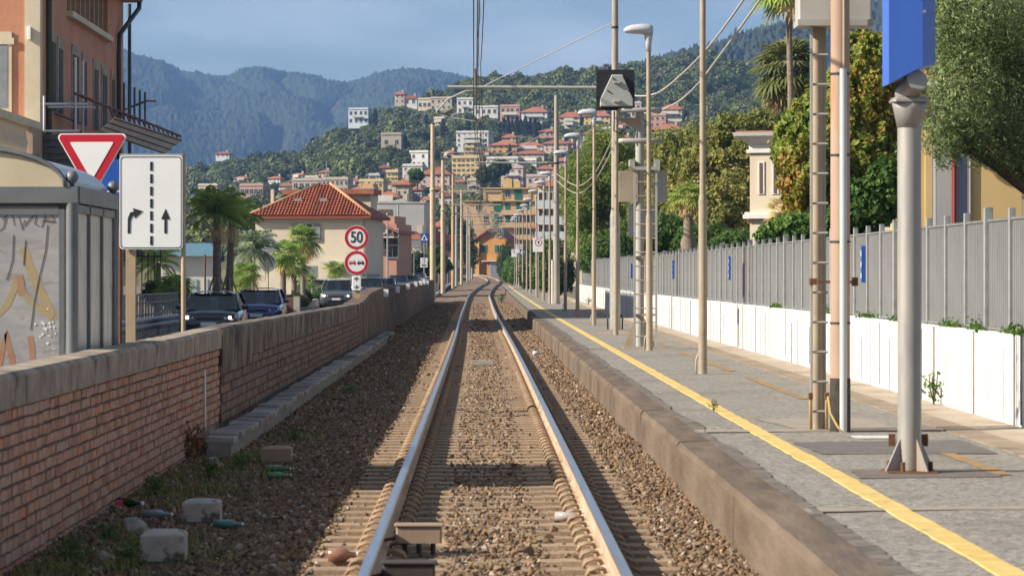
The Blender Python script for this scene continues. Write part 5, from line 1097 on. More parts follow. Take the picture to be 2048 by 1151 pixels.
b = MB(); b.add([(-14.3, -.5, top+.23), (.6, -.5, top+.23), (.6, 24, top+.23), (-14.3, 24, top+.23), (-7, 6, top+3), (-7, 18, top+3)], [(0, 1, 4), (1, 2, 5, 4), (2, 3, 5), (3, 0, 4, 5), (3, 2, 1, 0)]); b.build('roof', TILE, t)
PIPE = mat('dark downpipe', (.035, .042, .04), None, rough=.5)
MB().tube([(.6, 23.6, top+.05), (.6, 23.5, top-.25), (.14, 20.8, top-1.5), (.12, 20.8, top-2.2), (.12, 20.8, 0)], .09, 8).build('downpipe', PIPE, t); MB().cyl((.12, 24.4, 0), (.12, 24.4, top), .07, n=8).build('downpipe', PIPE, t); MB().cyl((.1, 1.6, 0), (.1, 1.6, top), .09, n=8).build('downpipe', mat('green downpipe', (.07, .08, .045), None), t)
DKW = mat('dark opening', (.025, .023, .022), (.05, .045, .04), 3, .7); PEEL = mat('peeling surround', (.40, .36, .30), (.27, .22, .18), 2.5, .95, c3=(.12, .10, .09), s3=2)
for ya, yb_, za, zb_ in ((101.7, 102.6, 7.1, 9.3), (103.4, 104.3, 7.1, 9.2), (107.0, 108.4, 7.0, 9.25), (109.8, 110.6, 7.0, 9.2), (112.9, 113.9, 7.0, 9.15), (115.4, 116.6, 7.0, 9.1), (118.3, 119.0, 7.0, 9.1), (102.6, 103.5, 11.4, 12.2)):
    q = side(ya-.25, yb_+.25, za, zb_+.35, .0, .04, 'window_surround', PEEL); MB().box(.0405, .06, ya-BY, yb_-BY, za-oz, zb_-oz).build('window_opening', DKW, q)
q = MB().box(-1.35, -.86, -.06, 0, 6.7-oz, 9.4-oz).build('window_surround', CW, t); MB().box(-1.3, -1.0, -.075, -.061, 7.0-oz, 9.0-oz).build('window_opening', SHK, q); MB().box(-1.45, -.78, -.1, -.06, 9.0-oz, 9.2-oz).build('lintel', CW, q)
MB().cbox(-.34, -.24, -.18, -.051, 9.15-oz, 9.55-oz, .01).build('wall_lamp', SIGNW, t)
# terrace with balustrade
t2 = thing('terrace', 'stone terrace with balustrade in front of the orange building', 'terrace', (BX, 82, -.3))
MB().box(-9, -.3, 0, 16.8, 0, 5.5).build('wall', mat('peeling pink plaster', (.40, .27, .21), (.30, .25, .20), 1.1, .9, bump=.01, bscale=5), t2); MB().box(-9.2, .05, -.2, 16.85, 5.501, 5.75).build('slab', CW, t2)
MB().box(-.28, .08, -.2, 16.85, 6.6, 6.82).build('handrail', CW, t2); bal = MB().lathe([(.07, 0), (.05, .1), (.09, .3), (.05, .55), (.045, .7), (.07, .85)], n=8).mesh('baluster', CW)
for i in range(52): link('baluster', bal, t2, (-.1, .3+i*.28, 5.751))
MB().box(-.3, .1, 14.9, 16.84, 5.752, 6.599).build('end_pier', MATS['peeling pink plaster'], t2)
t2 = thing('roller_shutter', 'dark grey louvred screen under the scaffold', 'shutter', (-13.5, 99.3, 4.3))
lou = MB().box(0, 9, -.03, .05, 0, .17).mesh('louvre', mat('louvre grey', (.085, .083, .085), (.12, .115, .11), 2, .6)); 
for i in range(9): link('louvre', MB().box(-.4, .72, -.05, .03, 0, .19).mesh('louvre', MATS['louvre grey']), t2, (0, 0, i*.21), (R(-20), 0, 0))
for q in (-.44, .74): MB().box(q, q+.05, .04, .09, -4.4, 2.0).build('frame_post', RUST, t2)
ts = thing('scaffold', 'steel tube scaffold against the orange building', 'scaffold', (-13.2, 99, 5.2))
def sp(px, py, Y): p = W(px, py, Y); return (p[0]+13.2, p[1]-99, p[2]-5.2)
ALU = mat('scaffold tube', (.62, .63, .66), (.7, .7, .72), 3, .45, .1)
for a_, c_ in (((88, 192, 99), (88, 262, 99)), ((151, 115, 101), (151, 265, 101)), ((166, 122, 103), (166, 268, 103)), ((72, 208, 99), (175, 208, 102)), ((96, 214, 100), (190, 215, 104)), ((88, 262, 99), (160, 262, 101))): MB().cyl(sp(*a_), sp(*c_), .04, n=8).build('tube', ALU, ts)
DTU = mat('dark tube', (.07, .075, .085), None, rough=.5)
for i in range(7): MB().cyl(sp(104+i*17, 195+i*4, 104+i*2.4), sp(104+i*17, 262, 104+i*2.4), .035, n=6).build('tube', DTU, ts)
for i in range(6): MB().cyl(sp(100, 222+i*7, 105), sp(228, 226+i*6, 120), .03, n=6).build('tube', DTU, ts)
MB().cyl(sp(98, 222, 102), sp(170, 250, 106), .04, n=6).build('brace', DTU, ts); MB().cyl(sp(151, 188, 101), sp(146, 265, 101), .025, n=6).build('strap', RUST, ts)
tc_ = thing('slatted_canopy', 'tilted slatted canopy with rusty railing on the orange building', 'canopy', (-12.2, 100, 5.9))
CAN = mat('canopy slat', (.50, .47, .43), (.58, .55, .5), 3, .8, rnd=.08)
def cp(px, py, Y): p = W(px, py, Y); return Vector((p[0]+12.2, p[1]-100, p[2]-5.9))
A0, A1, B0, B1 = cp(197, 263, 100), cp(330, 309, 121), cp(226, 237, 101), cp(362, 281, 122)
for i in range(26):
    s0, s1 = i/26, (i+.8)/26; a0, a1, b0, b1 = A0.lerp(A1, s0), A0.lerp(A1, s1), B0.lerp(B1, s0), B0.lerp(B1, s1); u = Vector((.05, -.06, .05))
    MB().add([a0, a1, b1, b0, a0+u, a1+u, b1+u, b0+u], [(0, 1, 2, 3), (7, 6, 5, 4), (4, 5, 1, 0), (5, 6, 2, 1), (6, 7, 3, 2), (7, 4, 0, 3)]).build('slat', CAN, tc_)
for f_ in (.02, .33, .66, .98): MB().cyl(A0.lerp(B0, f_)-Vector((0, -.12, -.02)), A1.lerp(B1, f_)-Vector((0, -.12, -.02)), .04, n=6).build('purlin', mat('red brown steel', (.16, .06, .045), None), tc_)
RB = MATS['red brown steel']; C0, C1 = cp(150, 187, 100), cp(361, 272, 122)
MB().cyl(C0, C1, .05, n=6).build('top_rail', RB, tc_); MB().cyl(cp(166, 192, 100.5), cp(270, 238, 112), .04, n=6).build('top_rail', RB, tc_)
for i in range(14): s_ = .28+.72*i/14; MB().cyl(C0.lerp(C1, s_), B0.lerp(B1, (i+.2)/14), .035, n=5).build('railing_bar', RB, tc_)
for i in range(5): MB().cyl(cp(248+i*10.5, 166+i*4.5, 119+i), cp(248+i*10.5, 245+i*4, 119+i), .045, n=6).build('upright', DTU, tc_)
t2 = thing('wall_lamp', 'long armed dark lamp beyond the slatted canopy', 'lamp', (PX(240, 125), 125, 6)); p = [W(240, 222, 125), W(288, 204, 125), W(314, 202, 125)]
MB().tube([(q[0]-p[0][0], 0, q[2]-6) for q in p[:2]], .05, 6).build('arm', DARK, t2); q = p[1]; MB().cbox(q[0]-p[0][0], q[0]-p[0][0]+.5, -.1, .1, q[2]-6, q[2]-5.93, .02).build('head', DARK, t2)
# ================================================================ ROAD SIDE ON THE LEFT
ROADM = mat('road asphalt', (.045, .046, .05), (.065, .066, .07), 20, .85, bump=.002, bscale=80)
yr = np.concatenate([np.arange(0, 120, 4.), np.arange(120, 420, 8.)])
setp(ribbon('road', [(-9.8, -.302), (-6.6, -.27), (-3.5, -.302)], yr, ROADM), 'asphalt road behind the brick wall', 'road', kind='structure')
WL = mat('road line', (.55, .57, .6), (.45, .47, .5), 5, .8)
for nm, x in (('edge_line', -9.45), ('edge_line', -3.9)): setp(ribbon(nm, [(x-.06, -.292), (x+.06, -.292)], yr, WL), kind='structure')
for i in range(30):
    setp(ribbon('lane_dash', [(-6.66, -.264), (-6.54, -.264)], [20+i*9., 23+i*9.], WL), kind='structure')
setp(ribbon('pavement', [(-14.2, -.16), (-9.95, -.16), (-9.95, -.35)], yr, mat('pavement', (.26, .24, .21), (.32, .30, .26), 2, .9)), 'paved pavement across the road', 'pavement', kind='structure')
# guard rail and railing
t = thing('guard_rail', 'corrugated steel guard rail along the far road edge', 'guard rail', (-9.7, 70, -.3)); b = MB(); pr = [(0, .42), (.05, .48), (.05, .54), (0, .58), (0, .62), (.05, .66), (.05, .72), (0, .78)]
b.loft([[(x, y, z) for x, z in pr] for y in (0, 30)], closed=False, cap=False); b.build('beam', GALV, t)
for i in range(9): MB().box(-.12, -.02, i*3.5, i*3.5+.1, 0, .75).build('post', GALV, t)
t = thing('steel_railing', 'grey steel lattice railing behind the guard rail', 'railing', (-10.0, 66, -.2))
for z in (.35, .7, 1.05, 1.3): MB().box(-.02, .02, 0, 40, z, z+.05).build('rail', GALV, t)
for i in range(50): MB().box(-.025, .025, i*.8, i*.8+.06, 0, 1.35).build('bar', GALV, t)
t = thing('iron_fence', 'tall dark iron bars between lane sign and palms', 'fence', (PX(290, 112), 112, -.2))
for i in range(6): MB().cyl((-.55+i*.22, 0, 0), (-.55+i*.22, 0, 2.75), .022, n=6).build('bar', DARK, t)
MB().box(-.6, .62, -.02, .02, 2.55, 2.6).build('top_rail', DARK, t); MB().box(-.6, .62, -.02, .02, .2, .25).build('bottom_rail', DARK, t)
for px, Y, lab in ((372, 150, 'slim rust red pole by the white pavilion'), (416, 152, 'second rust red pole by the white pavilion')):
    setp(MB().cyl((0, 0, 0), (0, 0, 2.9), .05, n=8).build('pole', RUST, None, loc=(PX(px-6, Y), Y, -.2)), lab, 'pole')
t = thing('planter_wall', 'low pale concrete planter wall along the road', 'wall', (-9.75, 128, -.35)); PLW = mat('planter wall', (.40, .38, .34), (.48, .46, .42), 1.5, .9, c3=(.25, .23, .2), s3=.8)
for i in range(8): MB().cbox(-.2, .0, i*8+.02, i*8+7.98, 0, .62+.02*(i % 3), .015).build('wall_section', PLW, t)
for px0, px1, Y in ((533, 588, 156), (424, 470, 129)):
    k = Y/F; t = thing('planter', 'brown timber planter beside the '+('round signs' if px0 > 500 else 'tall palms'), 'planter', (PX((px0+px1)/2, Y), Y, -.2)); w = (px1-px0)*k/2
    for i in range(4): MB().box(-w, w, -.4, .4, i*.2, i*.2+.185).build('board', mat('planter timber', (.16, .07, .04), (.2, .09, .05), 4, .8, stretch=(.5, 3, 3)), t)
    MB().box(w, w+.3, -.42, .42, 0, .84).build('end_block', PLW, t)
# ---- cars
def car(label, px, Y, paint, Wd=1.78, L=4.1, Ht=1.47, rz=0, suv=False, lit=False, X=None, nm='car', glassc=None):
    x = PX(px, Y) if X is None else X
    t = thing(nm, label, 'car', (x, Y, -.275+float(zt(Y))), rz); w = Wd/2; hb = 1.08 if suv else 1.0; hood = hb-.06; f = -L/2
    secs = [(f, .72*w, .34, .72, .80), (f+.06, .86*w, .22, .79, .87), (f+.22, .95*w, .19, .83, .91), (f+.6, 1.0*w, .19, .82, hood-.02), (f+1.15, 1.0*w, .19, .86, hood+.03), (0, 1.0*w, .19, .88, hb+.02), (L/2-.6, .99*w, .19, .9, hb+.05), (L/2-.12, .92*w, .24, .9, hb+.04), (L/2, .78*w, .36, .84, hb-.08)]
    rings = []
    for y, ww, z0, zm, zt_ in secs: rings.append([(-ww*.86, y, z0), (-ww, y, z0+.14), (-ww, y, zm-.16), (-ww*.965, y, zm), (-ww*.80, y, zt_-.02), (-ww*.35, y, zt_+.012), (ww*.35, y, zt_+.012), (ww*.80, y, zt_-.02), (ww*.965, y, zm), (ww, y, zm-.16), (ww, y, z0+.14), (ww*.86, y, z0)])
    b = MB(); b.smooth = True; b.loft(rings); b.build('body', paint, t)
    y0, y1, y2, y3 = f+.95, f+1.75, L/2-.75, L/2-.12; rw, cw = w*.75, w*.91; zr = Ht
    cab = [[(-cw, y0, hb-.04), (cw, y0, hb-.04)], [(-rw, y1, zr-.05), (rw, y1, zr-.05)], [(-rw*.98, (y1+y2)/2, zr), (rw*.98, (y1+y2)/2, zr)], [(-rw, y2, zr-.06), (rw, y2, zr-.06)], [(-cw, y3, hb-.02), (cw, y3, hb-.02)]]
    g_ = MB(); g_.add([cab[0][0], cab[0][1], cab[1][1], cab[1][0]], [(0, 1, 2, 3)]); g_.build('windscreen', glassc or CARGL, t)
    for s_ in (0, 1): g_ = MB(); sg = cab[0][s_], cab[1][s_], cab[3][s_], cab[4][s_]; g_.add(sg, [(0, 1, 2, 3)] if s_ == 0 else [(3, 2, 1, 0)]); g_.build('side_window', CARGL, t)
    g_ = MB(); g_.add([cab[4][0], cab[4][1], cab[3][1], cab[3][0]], [(3, 2, 1, 0)]); g_.build('rear_window', CARGL, t)
    b = MB(); b.smooth = True; b.loft([[(-rw-.02, y1-.03, zr-.045), (-rw*.6, y1-.05, zr-.0), (rw*.6, y1-.05, zr-.0), (rw+.02, y1-.03, zr-.045)], [(-rw-.01, (y1+y2)/2, zr-.02), (-rw*.6, (y1+y2)/2, zr+.035), (rw*.6, (y1+y2)/2, zr+.035), (rw+.01, (y1+y2)/2, zr-.02)], [(-rw-.02, y2+.03, zr-.05), (-rw*.6, y2+.03, zr-.01), (rw*.6, y2+.03, zr-.01), (rw+.02, y2+.03, zr-.05)]], closed=False, cap=False); b.build('roof', paint, t)
    for s_ in (-1, 1):
        MB().tube([(s_*cw, y0, hb-.03), (s_*(rw+.01), y1, zr-.045)], .035, 6).build('pillar', paint, t); MB().tube([(s_*(rw+.01), y2, zr-.05), (s_*cw, y3, hb)], .05, 6).build('pillar', paint, t)
        b = MB(); b.smooth = True; b.loft([ell(s_*(w+q), hb+.04+.0*q, r*.8, r) for q, r in ((-.02, .04), (.05, .08), (.16, .085), (.2, .04))]); mm = b.build('mirror', paint, t, loc=(0, y0+.35, 0))
        for yy in (f+.75, L/2-.75):
            wh = MB().cyl((s_*(w-.2), yy, .31), (s_*(w+.005), yy, .31), .31, n=18).build('wheel', TYRE, t); MB().cyl((s_*(w+.006), yy, .31), (s_*(w+.012), yy, .31), .2, n=14).build('rim', GALV, wh)
        b = MB(); b.smooth = True; xi, xo = s_*w*.50, s_*w*.90
        hl = MB().add([(xi, f-.01, .71), (s_*w*.80, f+.02, .66), (xo, f+.13, .75), (xo, f+.15, .83), (s_*w*.74, f+.03, .81), (xi, f-.005, .76), (xi, f+.2, .71), (s_*w*.80, f+.2, .66), (xo, f+.25, .75), (xo, f+.25, .83), (s_*w*.74, f+.25, .81), (xi, f+.2, .76)], [(0, 1, 2, 3, 4, 5) if s_ > 0 else (5, 4, 3, 2, 1, 0)]+[((i, 6+i, 6+(i+1) % 6, (i+1) % 6) if s_ > 0 else ((i+1) % 6, 6+(i+1) % 6, 6+i, i)) for i in range(6)]).build('headlight', LENS, t)
        if lit: MB().cyl((s_*w*.70, f-.02, .735), (s_*w*.70, f-.005, .735), .045, n=12).build('lit_bulb', LITB, hl)
    MB().cbox(-w*.48, w*.48, f-.035, f+.1, .34, .47, .01).build('lower_grille', CARBK, t); MB().cbox(-w*.44, w*.44, f-.015, f+.1, .67, .76, .01).build('grille', CARBK, t); MB().box(-w*.42, w*.42, f-.02, f-.0155, .735, .747).build('grille_trim', GALV, t)
    pl_ = MB().cbox(-.26, .26, f-.06, f-.036, .49, .60, .005).build('number_plate', SIGNW, t)
    for q in (-1, 1): MB().box(q*.24-.02, q*.24+.02, f-.062, f-.0605, .495, .595).build('plate_band', SIGNB, pl_)
    MB().box(-w*.88, w*.88, f+.12, L/2-.12, .14, .25).build('underbody', CARBK, t)
    MB().box(-.55, -.15, y1+.2, y1+.4, hb, hb+.42).box(.15, .55, y1+.2, y1+.4, hb, hb+.42).build('seat', CARBK, t)
    return t
CARGL = bpy.data.materials.new('car glass'); CARGL.use_nodes = True
_n, _l = CARGL.node_tree.nodes, CARGL.node_tree.links; _g = _n.new('ShaderNodeBsdfGlossy'); _g.inputs['Roughness'].default_value = .05; _g.inputs['Color'].default_value = (.8, .85, .9, 1)
_t = _n.new('ShaderNodeBsdfTransparent'); _t.inputs['Color'].default_value = (.62, .68, .66, 1); _f = _n.new('ShaderNodeFresnel'); _f.inputs['IOR'].default_value = 1.5; _m = _n.new('ShaderNodeMixShader')
_l.new(_f.outputs[0], _m.inputs[0]); _l.new(_t.outputs[0], _m.inputs[1]); _l.new(_g.outputs[0], _m.inputs[2]); _l.new(_m.outputs[0], _n['Material Output'].inputs['Surface'])
TYRE = mat('tyre', (.015, .015, .015), None, rough=.8); CARBK = mat('car black', (.012, .012, .013), None, rough=.4); LENS = mat('headlight lens', (.55, .57, .6), None, rough=.1, spec=.8)
LITB = bpy.data.materials.new('lit bulb'); LITB.use_nodes = True; _b = LITB.node_tree.nodes['Principled BSDF']; _b.inputs['Emission Color'].default_value = (1, .82, .55, 1); _b.inputs['Emission Strength'].default_value = 9
def paint(n, c, metal=.3): return mat('paint '+n, c, None, rough=.28, metal=metal, coat=1.0)
car('dark navy hatchback with headlights on at the front of the queue', 429, 93, paint('navy', (.008, .014, .028)), lit=True)
car('bright blue hatchback right behind the navy car', 521, 112, paint('blue', (.006, .035, .19)), Wd=1.74)
car('grey SUV with chrome grille in the queue', 676, 172, paint('grey', (.09, .10, .11)), Wd=1.85, L=4.4, Ht=1.62, suv=True, lit=True)
car('white car half hidden behind the grey SUV', 690, 186, paint('white', (.6, .6, .6), 0), Ht=1.6)
car('dark blue SUV beside the arrow plate', 741, 205, paint('dark blue', (.012, .025, .06)), Wd=1.85, Ht=1.6, suv=True)
car('silver grey estate car behind the dark blue SUV', 771, 232, paint('silver', (.30, .32, .34), .6), Ht=1.5)
car('blue car beyond the silver estate', 797, 262, paint('mid blue', (.02, .05, .14)), Ht=1.6, suv=True)
car('white hatchback near the end of the queue', 822, 292, paint('white two', (.55, .55, .55), 0))
car('small pale car last before the bend', 838, 330, paint('pale', (.45, .46, .48), .2))
car('dark parked car facing sideways by the planter plants', 630, 215, paint('charcoal', (.015, .018, .026)), rz=.5)
# people waiting beyond the cars (far, small)
def person(label, px, Y, top, trousers, hh=1.7):
    t = thing('person', label, 'person', (PX(px, Y), Y, -.28+float(zt(Y))))
    SK = mat('skin', (.42, .26, .18), None, rough=.6); T = mat('cloth '+top[0], top[1], None, rough=.9); Q = mat('cloth '+trousers[0], trousers[1], None, rough=.9); b = MB(); b.smooth = True
    def e(z, rx, ry, x=0, n=10): return [(x+rx*math.cos(6.2832*k/n), ry*math.sin(6.2832*k/n), z) for k in range(n)]
    b.mi(1).loft([e(.80, .17, .12), e(1.0, .165, .115), e(1.25, .20, .12), e(1.40, .21, .11), e(1.46, .10, .08)])
    b.mi(0).loft([e(1.46, .055, .055), e(1.52, .06, .065), e(1.58, .075, .09), e(1.66, .078, .095), e(1.72, .06, .075), e(1.75, .02, .03)])
    for s_ in (-1, 1):
        b.mi(2).loft([e(.04, .05, .09, s_*.10), e(.1, .045, .05, s_*.10), e(.45, .06, .065, s_*.095), e(.82, .085, .095, s_*.085)])
        b.mi(1).tube([(s_*.22, 0, 1.38), (s_*.27, 0, 1.12), (s_*.26, -.08, .92)], [.055, .045, .035], 8); b.mi(0).tube([(s_*.26, -.08, .92), (s_*.26, -.11, .83)], [.03, .035], 8)
    o = b.build('body', [SK, T, Q], t); o.scale = (hh/1.75,)*3
    q = MB(); q.smooth = True; q.lathe([(.081, 1.66), (.083, 1.70), (.06, 1.765), (.01, 1.785)], n=10); q.build('hair', mat('dark hair', (.03, .02, .015), None), t, scale=(hh/1.75,)*3)
person('person in a red top standing by the villa corner', 742, 247, ('red', (.5, .02, .02)), ('black', (.02, .02, .02)))
person('person in a white shirt among the waiting people', 762, 285, ('white', (.6, .6, .6)), ('navy', (.02, .03, .06)))
person('person in a dark jacket among the waiting people', 773, 288, ('dark', (.03, .03, .035)), ('navy', (.02, .03, .06)))
person('person in a tan shirt among the waiting people', 756, 290, ('tan', (.35, .25, .17)), ('black', (.02, .02, .02)))
setp(MB().cyl((0, 0, 0), (0, 0, 3.6), .06, n=8).box(-.5, .4, -.04, .04, 2.9, 3.0).build('yellow_pole', mat('yellow paint', (.65, .42, .02), None), None, loc=(PX(748.5, 252), 252, -.2)), 'yellow pole with short arm by the villa corner', 'pole')
for px, Y, hh, lab in ((765, 268, 6.2, 'grey street pole beside the dark road board'), (775, 285, 7.4, 'tall pale street pole before the salmon house')):
    t = thing('street_pole', lab, 'pole', (PX(px, Y), Y, -.2)); MB().cyl((0, 0, 0), (0, 0, hh), .09, .07, 10).build('post', GALV, t); MB().lathe([(.11, hh), (.13, hh+.1), (.05, hh+.18)], n=8).build('cap', GALV, t)
# ================================================================ VEGETATION
BARK = mat('bark', (.10, .075, .055), (.16, .125, .095), 6, .95, bump=.02, bscale=20, stretch=(2, 2, .4))
def bl(px, py, rx, ry, Y, dy=None): k = Y/F; return (PX(px, Y), Y, PZ(py, Y), rx*k, (dy or max(rx, ry)*k*.9), ry*k)
def tree(name, label, blobs, n, size, m, base=None, asp=.5, cat='tree', group=None, shell=.5, rough=.25, seed=1, trunk_r=.16, zb=None, updown=0., core=False):
    B = np.array(blobs); bx, by = (base if base else (float(B[:, 0].mean()), float(B[:, 1].mean()))); z0 = -.2 if zb is None else zb
    t = thing(name, label, cat, (bx, by, z0), 0, group)
    B2 = B.copy(); B2[:, 0] -= bx; B2[:, 1] -= by; B2[:, 2] -= z0
    v, f, va = crown(B2, n, size, asp, shell, rough, seed=seed, updown=updown); link('crown', raw_mesh('crown', v, f, m, var=va), t)
    b = MB(); zc = float(B2[:, 2].mean()); zl = max(.4, float((B2[:, 2]-B2[:, 5]).min())*.9+.2)
    b.tube([(0, 0, 0), (.04, .02, zl*.5), (0, 0, zl)], [trunk_r*1.25, trunk_r, trunk_r*.9], 9)
    for q in B2: 
        e_ = Vector(q[:3]); s_ = Vector((0, 0, zl*.96)); b.tube([s_, s_.lerp(e_, .5)+Vector((0, 0, .12*q[5])), e_, e_+Vector((q[3]*.35*random.uniform(-1, 1), 0, q[5]*.55))], [trunk_r*.6, trunk_r*.4, trunk_r*.24, trunk_r*.08], 6)
    b.build('trunk', BARK, t); return t
OLIV = leafmat('olive leaf', [(0, (0.065, 0.098, 0.033)), (.4, (0.139, 0.195, 0.073)), (.75, (0.242, 0.305, 0.123)), (1, (0.408, 0.479, 0.236))])
AUTM = leafmat('autumn leaf', [(0, (0.108, 0.182, 0.033)), (.32, (0.213, 0.301, 0.051)), (.58, (0.335, 0.365, 0.064)), (.8, (0.441, 0.322, 0.064)), (1, (0.501, 0.259, 0.064))])
THIK = leafmat('mixed leaf', [(0, (0.112, 0.147, 0.040)), (.4, (0.226, 0.260, 0.068)), (.75, (0.384, 0.361, 0.101)), (1, (0.564, 0.452, 0.147))])
PINE = leafmat('pine needle', [(0, (0.079, 0.131, 0.031)), (.45, (0.175, 0.254, 0.053)), (.8, (0.297, 0.350, 0.079)), (1, (0.420, 0.420, 0.122))])
HEDG = leafmat('hedge leaf', [(0, (0.042, 0.091, 0.021)), (.5, (0.084, 0.168, 0.031)), (.85, (0.140, 0.252, 0.049)), (1, (0.224, 0.308, 0.084))])
DGRN = leafmat('dark green leaf', [(0, (0.024, 0.048, 0.018)), (.5, (0.054, 0.090, 0.030)), (1, (0.108, 0.144, 0.048))])
Y = 40
tree('olive_tree', 'dense grey green evergreen tree overhanging the yellow house', [bl(1960, 20, 130, 120, Y), bl(2060, 150, 130, 130, 41), bl(1935, 190, 92, 110, Y), bl(2000, 265, 95, 72, 40.5), bl(1893, 275, 48, 58, Y), bl(2085, 290, 95, 70, 41), bl(1905, 80, 62, 90, 40.5), bl(2150, 60, 130, 150, 42), bl(2010, 90, 110, 110, 41.5)], 95000, .052, OLIV, base=(PX(2075, 42), 42.2), asp=.34, seed=4, trunk_r=.2, zb=.6, rough=.3)
Y = 62
tree('plane_tree', 'tree with yellow and brown autumn leaves behind the fence', [bl(1742, 150, 62, 70, Y), bl(1700, 240, 85, 85, Y), bl(1630, 265, 62, 72, Y), bl(1612, 345, 52, 78, 61), bl(1680, 335, 95, 85, Y), bl(1765, 330, 55, 85, Y), bl(1780, 215, 50, 90, 62.5), bl(1640, 400, 70, 60, Y), bl(1590, 300, 40, 60, Y), bl(1730, 100, 45, 40, Y)], 95000, .088, AUTM, asp=.75, seed=9, zb=.6, rough=.3)
tree('hedge', 'deep green flowering hedge under the autumn tree', [bl(1735, 410, 62, 55, 54), bl(1690, 440, 50, 40, 54), bl(1770, 380, 45, 60, 54), bl(1610, 455, 70, 28, 60), bl(1560, 470, 50, 22, 64)], 26000, .075, HEDG, asp=.7, cat='hedge', seed=12, zb=.6, trunk_r=.07)
Y = 128
tree('thicket_tree', 'broad green and ochre tree left of the cream villa', [bl(1490, 300, 75, 62, Y), bl(1535, 262, 45, 45, Y), bl(1420, 330, 62, 62, Y), bl(1500, 395, 90, 85, Y), bl(1440, 430, 80, 75, 126), bl(1545, 350, 50, 75, Y), bl(1470, 360, 85, 80, Y), bl(1455, 270, 40, 40, Y)], 85000, .17, THIK, seed=15, zb=0, asp=.5, rough=.35)
tree('thicket_tree', 'smaller yellow green tree behind the dried palm', [bl(1345, 310, 38, 48, 134), bl(1360, 380, 50, 60, 134), bl(1330, 430, 40, 60, 132), bl(1385, 300, 30, 42, 134), bl(1395, 440, 60, 55, 130), bl(1310, 350, 34, 60, 136), bl(1300, 430, 40, 60, 136), bl(1400, 370, 50, 60, 134)], 48000, .17, THIK, seed=18, zb=0, rough=.4)
tree('shrub', 'green shrub mass behind the grey fence', [bl(1330, 470, 60, 40, 118), bl(1410, 480, 60, 32, 116), bl(1480, 485, 50, 25, 112), bl(1270, 480, 50, 45, 140), bl(1220, 500, 50, 30, 150), bl(1190, 520, 40, 25, 150)], 30000, .14, HEDG, cat='shrub', seed=20, zb=0, trunk_r=.08)
tree('pine_tree', 'bright green pine with open crown between the masts', [bl(1205, 292, 38, 40, 168), bl(1172, 350, 42, 45, 168), bl(1230, 350, 40, 48, 168), bl(1160, 420, 34, 50, 166), bl(1205, 420, 50, 45, 168), bl(1245, 430, 36, 50, 168), bl(1185, 480, 55, 38, 166), bl(1240, 300, 26, 34, 168), bl(1140, 380, 26, 60, 168), bl(1262, 370, 30, 60, 168)], 52000, .22, PINE, asp=.22, seed=24, zb=0, rough=.4, shell=.75)
for i, (px, py, rx, ry, Y, lab) in enumerate(((1118, 535, 26, 48, 190, 'dark hedge bush beside the bare mast'), (1092, 528, 24, 52, 215, 'hedge bush behind the ban sign'), (1066, 535, 22, 50, 250, 'hedge bush behind the blue square sign'), (1040, 535, 20, 40, 330, 'green bush behind the far lamp posts'), (1012, 520, 16, 34, 420, 'dark climbing bush right of the orange house'), (1022, 540, 16, 26, 380, 'low bush by the platform end'))):
    tree('bush', lab, [bl(px, py, rx, ry, Y), bl(px+rx*.5, py+ry*.3, rx*.8, ry*.7, Y), bl(px-rx*.5, py+ry*.35, rx*.8, ry*.6, Y)], 5000, .24, HEDG if i % 2 else DGRN, cat='bush', seed=30+i, zb=float(zt(Y))-.3, trunk_r=.08)
for i, (bs, lab, Y, m) in enumerate((([(790, 525, 28, 26), (770, 530, 20, 22), (805, 540, 18, 22)], 'round green tree beside the road queue', 315, HEDG), ([(835, 530, 24, 24), (815, 545, 16, 14), (850, 540, 20, 16)], 'low green tree behind the white traffic signs', 345, DGRN), ([(905, 460, 22, 36), (925, 480, 24, 40), (940, 510, 18, 26)], 'dark tree behind the mast row', 460, DGRN), ([(872, 510, 16, 18), (885, 530, 18, 16)], 'small shrub tree at the wall end', 300, HEDG), ([(1000, 335, 22, 16), (985, 345, 18, 14), (968, 350, 16, 16)], 'umbrella pine left of the tan apartments', 720, DGRN), ([(830, 348, 14, 9), (838, 352, 10, 8)], 'round umbrella pine by the rose house', 640, HEDG))):
    tree('tree', lab, [bl(*q, Y) for q in bs], 9000, .30 if Y < 500 else .5, m, seed=50+i, zb=float(zt(Y))-.3 if Y < 500 else float(PZ(385, Y)), trunk_r=.14)
# dry grasses and shrubs above the planter wall
DRYG = leafmat('dry grass', [(0, (.16, .15, .06)), (.5, (.26, .22, .12)), (1, (.36, .30, .2))])
for i, (px, py, rx, ry, Y, m, lab) in enumerate(((590, 600, 26, 12, 169, DRYG, 'pale dry grass clump above the planter wall'), (628, 588, 22, 10, 188, HEDG, 'green shrub above the planter wall'), (645, 579, 16, 10, 197, DRYG, 'straw coloured grass by the parked car'), (608, 592, 14, 10, 178, WEED, 'bright green plant above the planter wall'), (566, 600, 12, 10, 159, DRYG, 'dry grass at the planter wall end'), (350, 590, 30, 24, 112, WEED, 'leafy green shrub behind the lattice railing'), (310, 585, 26, 24, 112, HEDG, 'dark green shrub behind the lattice railing'))):
    tree('shrub', lab, [bl(px, py, rx, ry, Y), bl(px+rx*.6, py+ry*.3, rx*.6, ry*.8, Y)], 3500, .10, m, cat='shrub', seed=70+i, zb=-.2, trunk_r=.04)
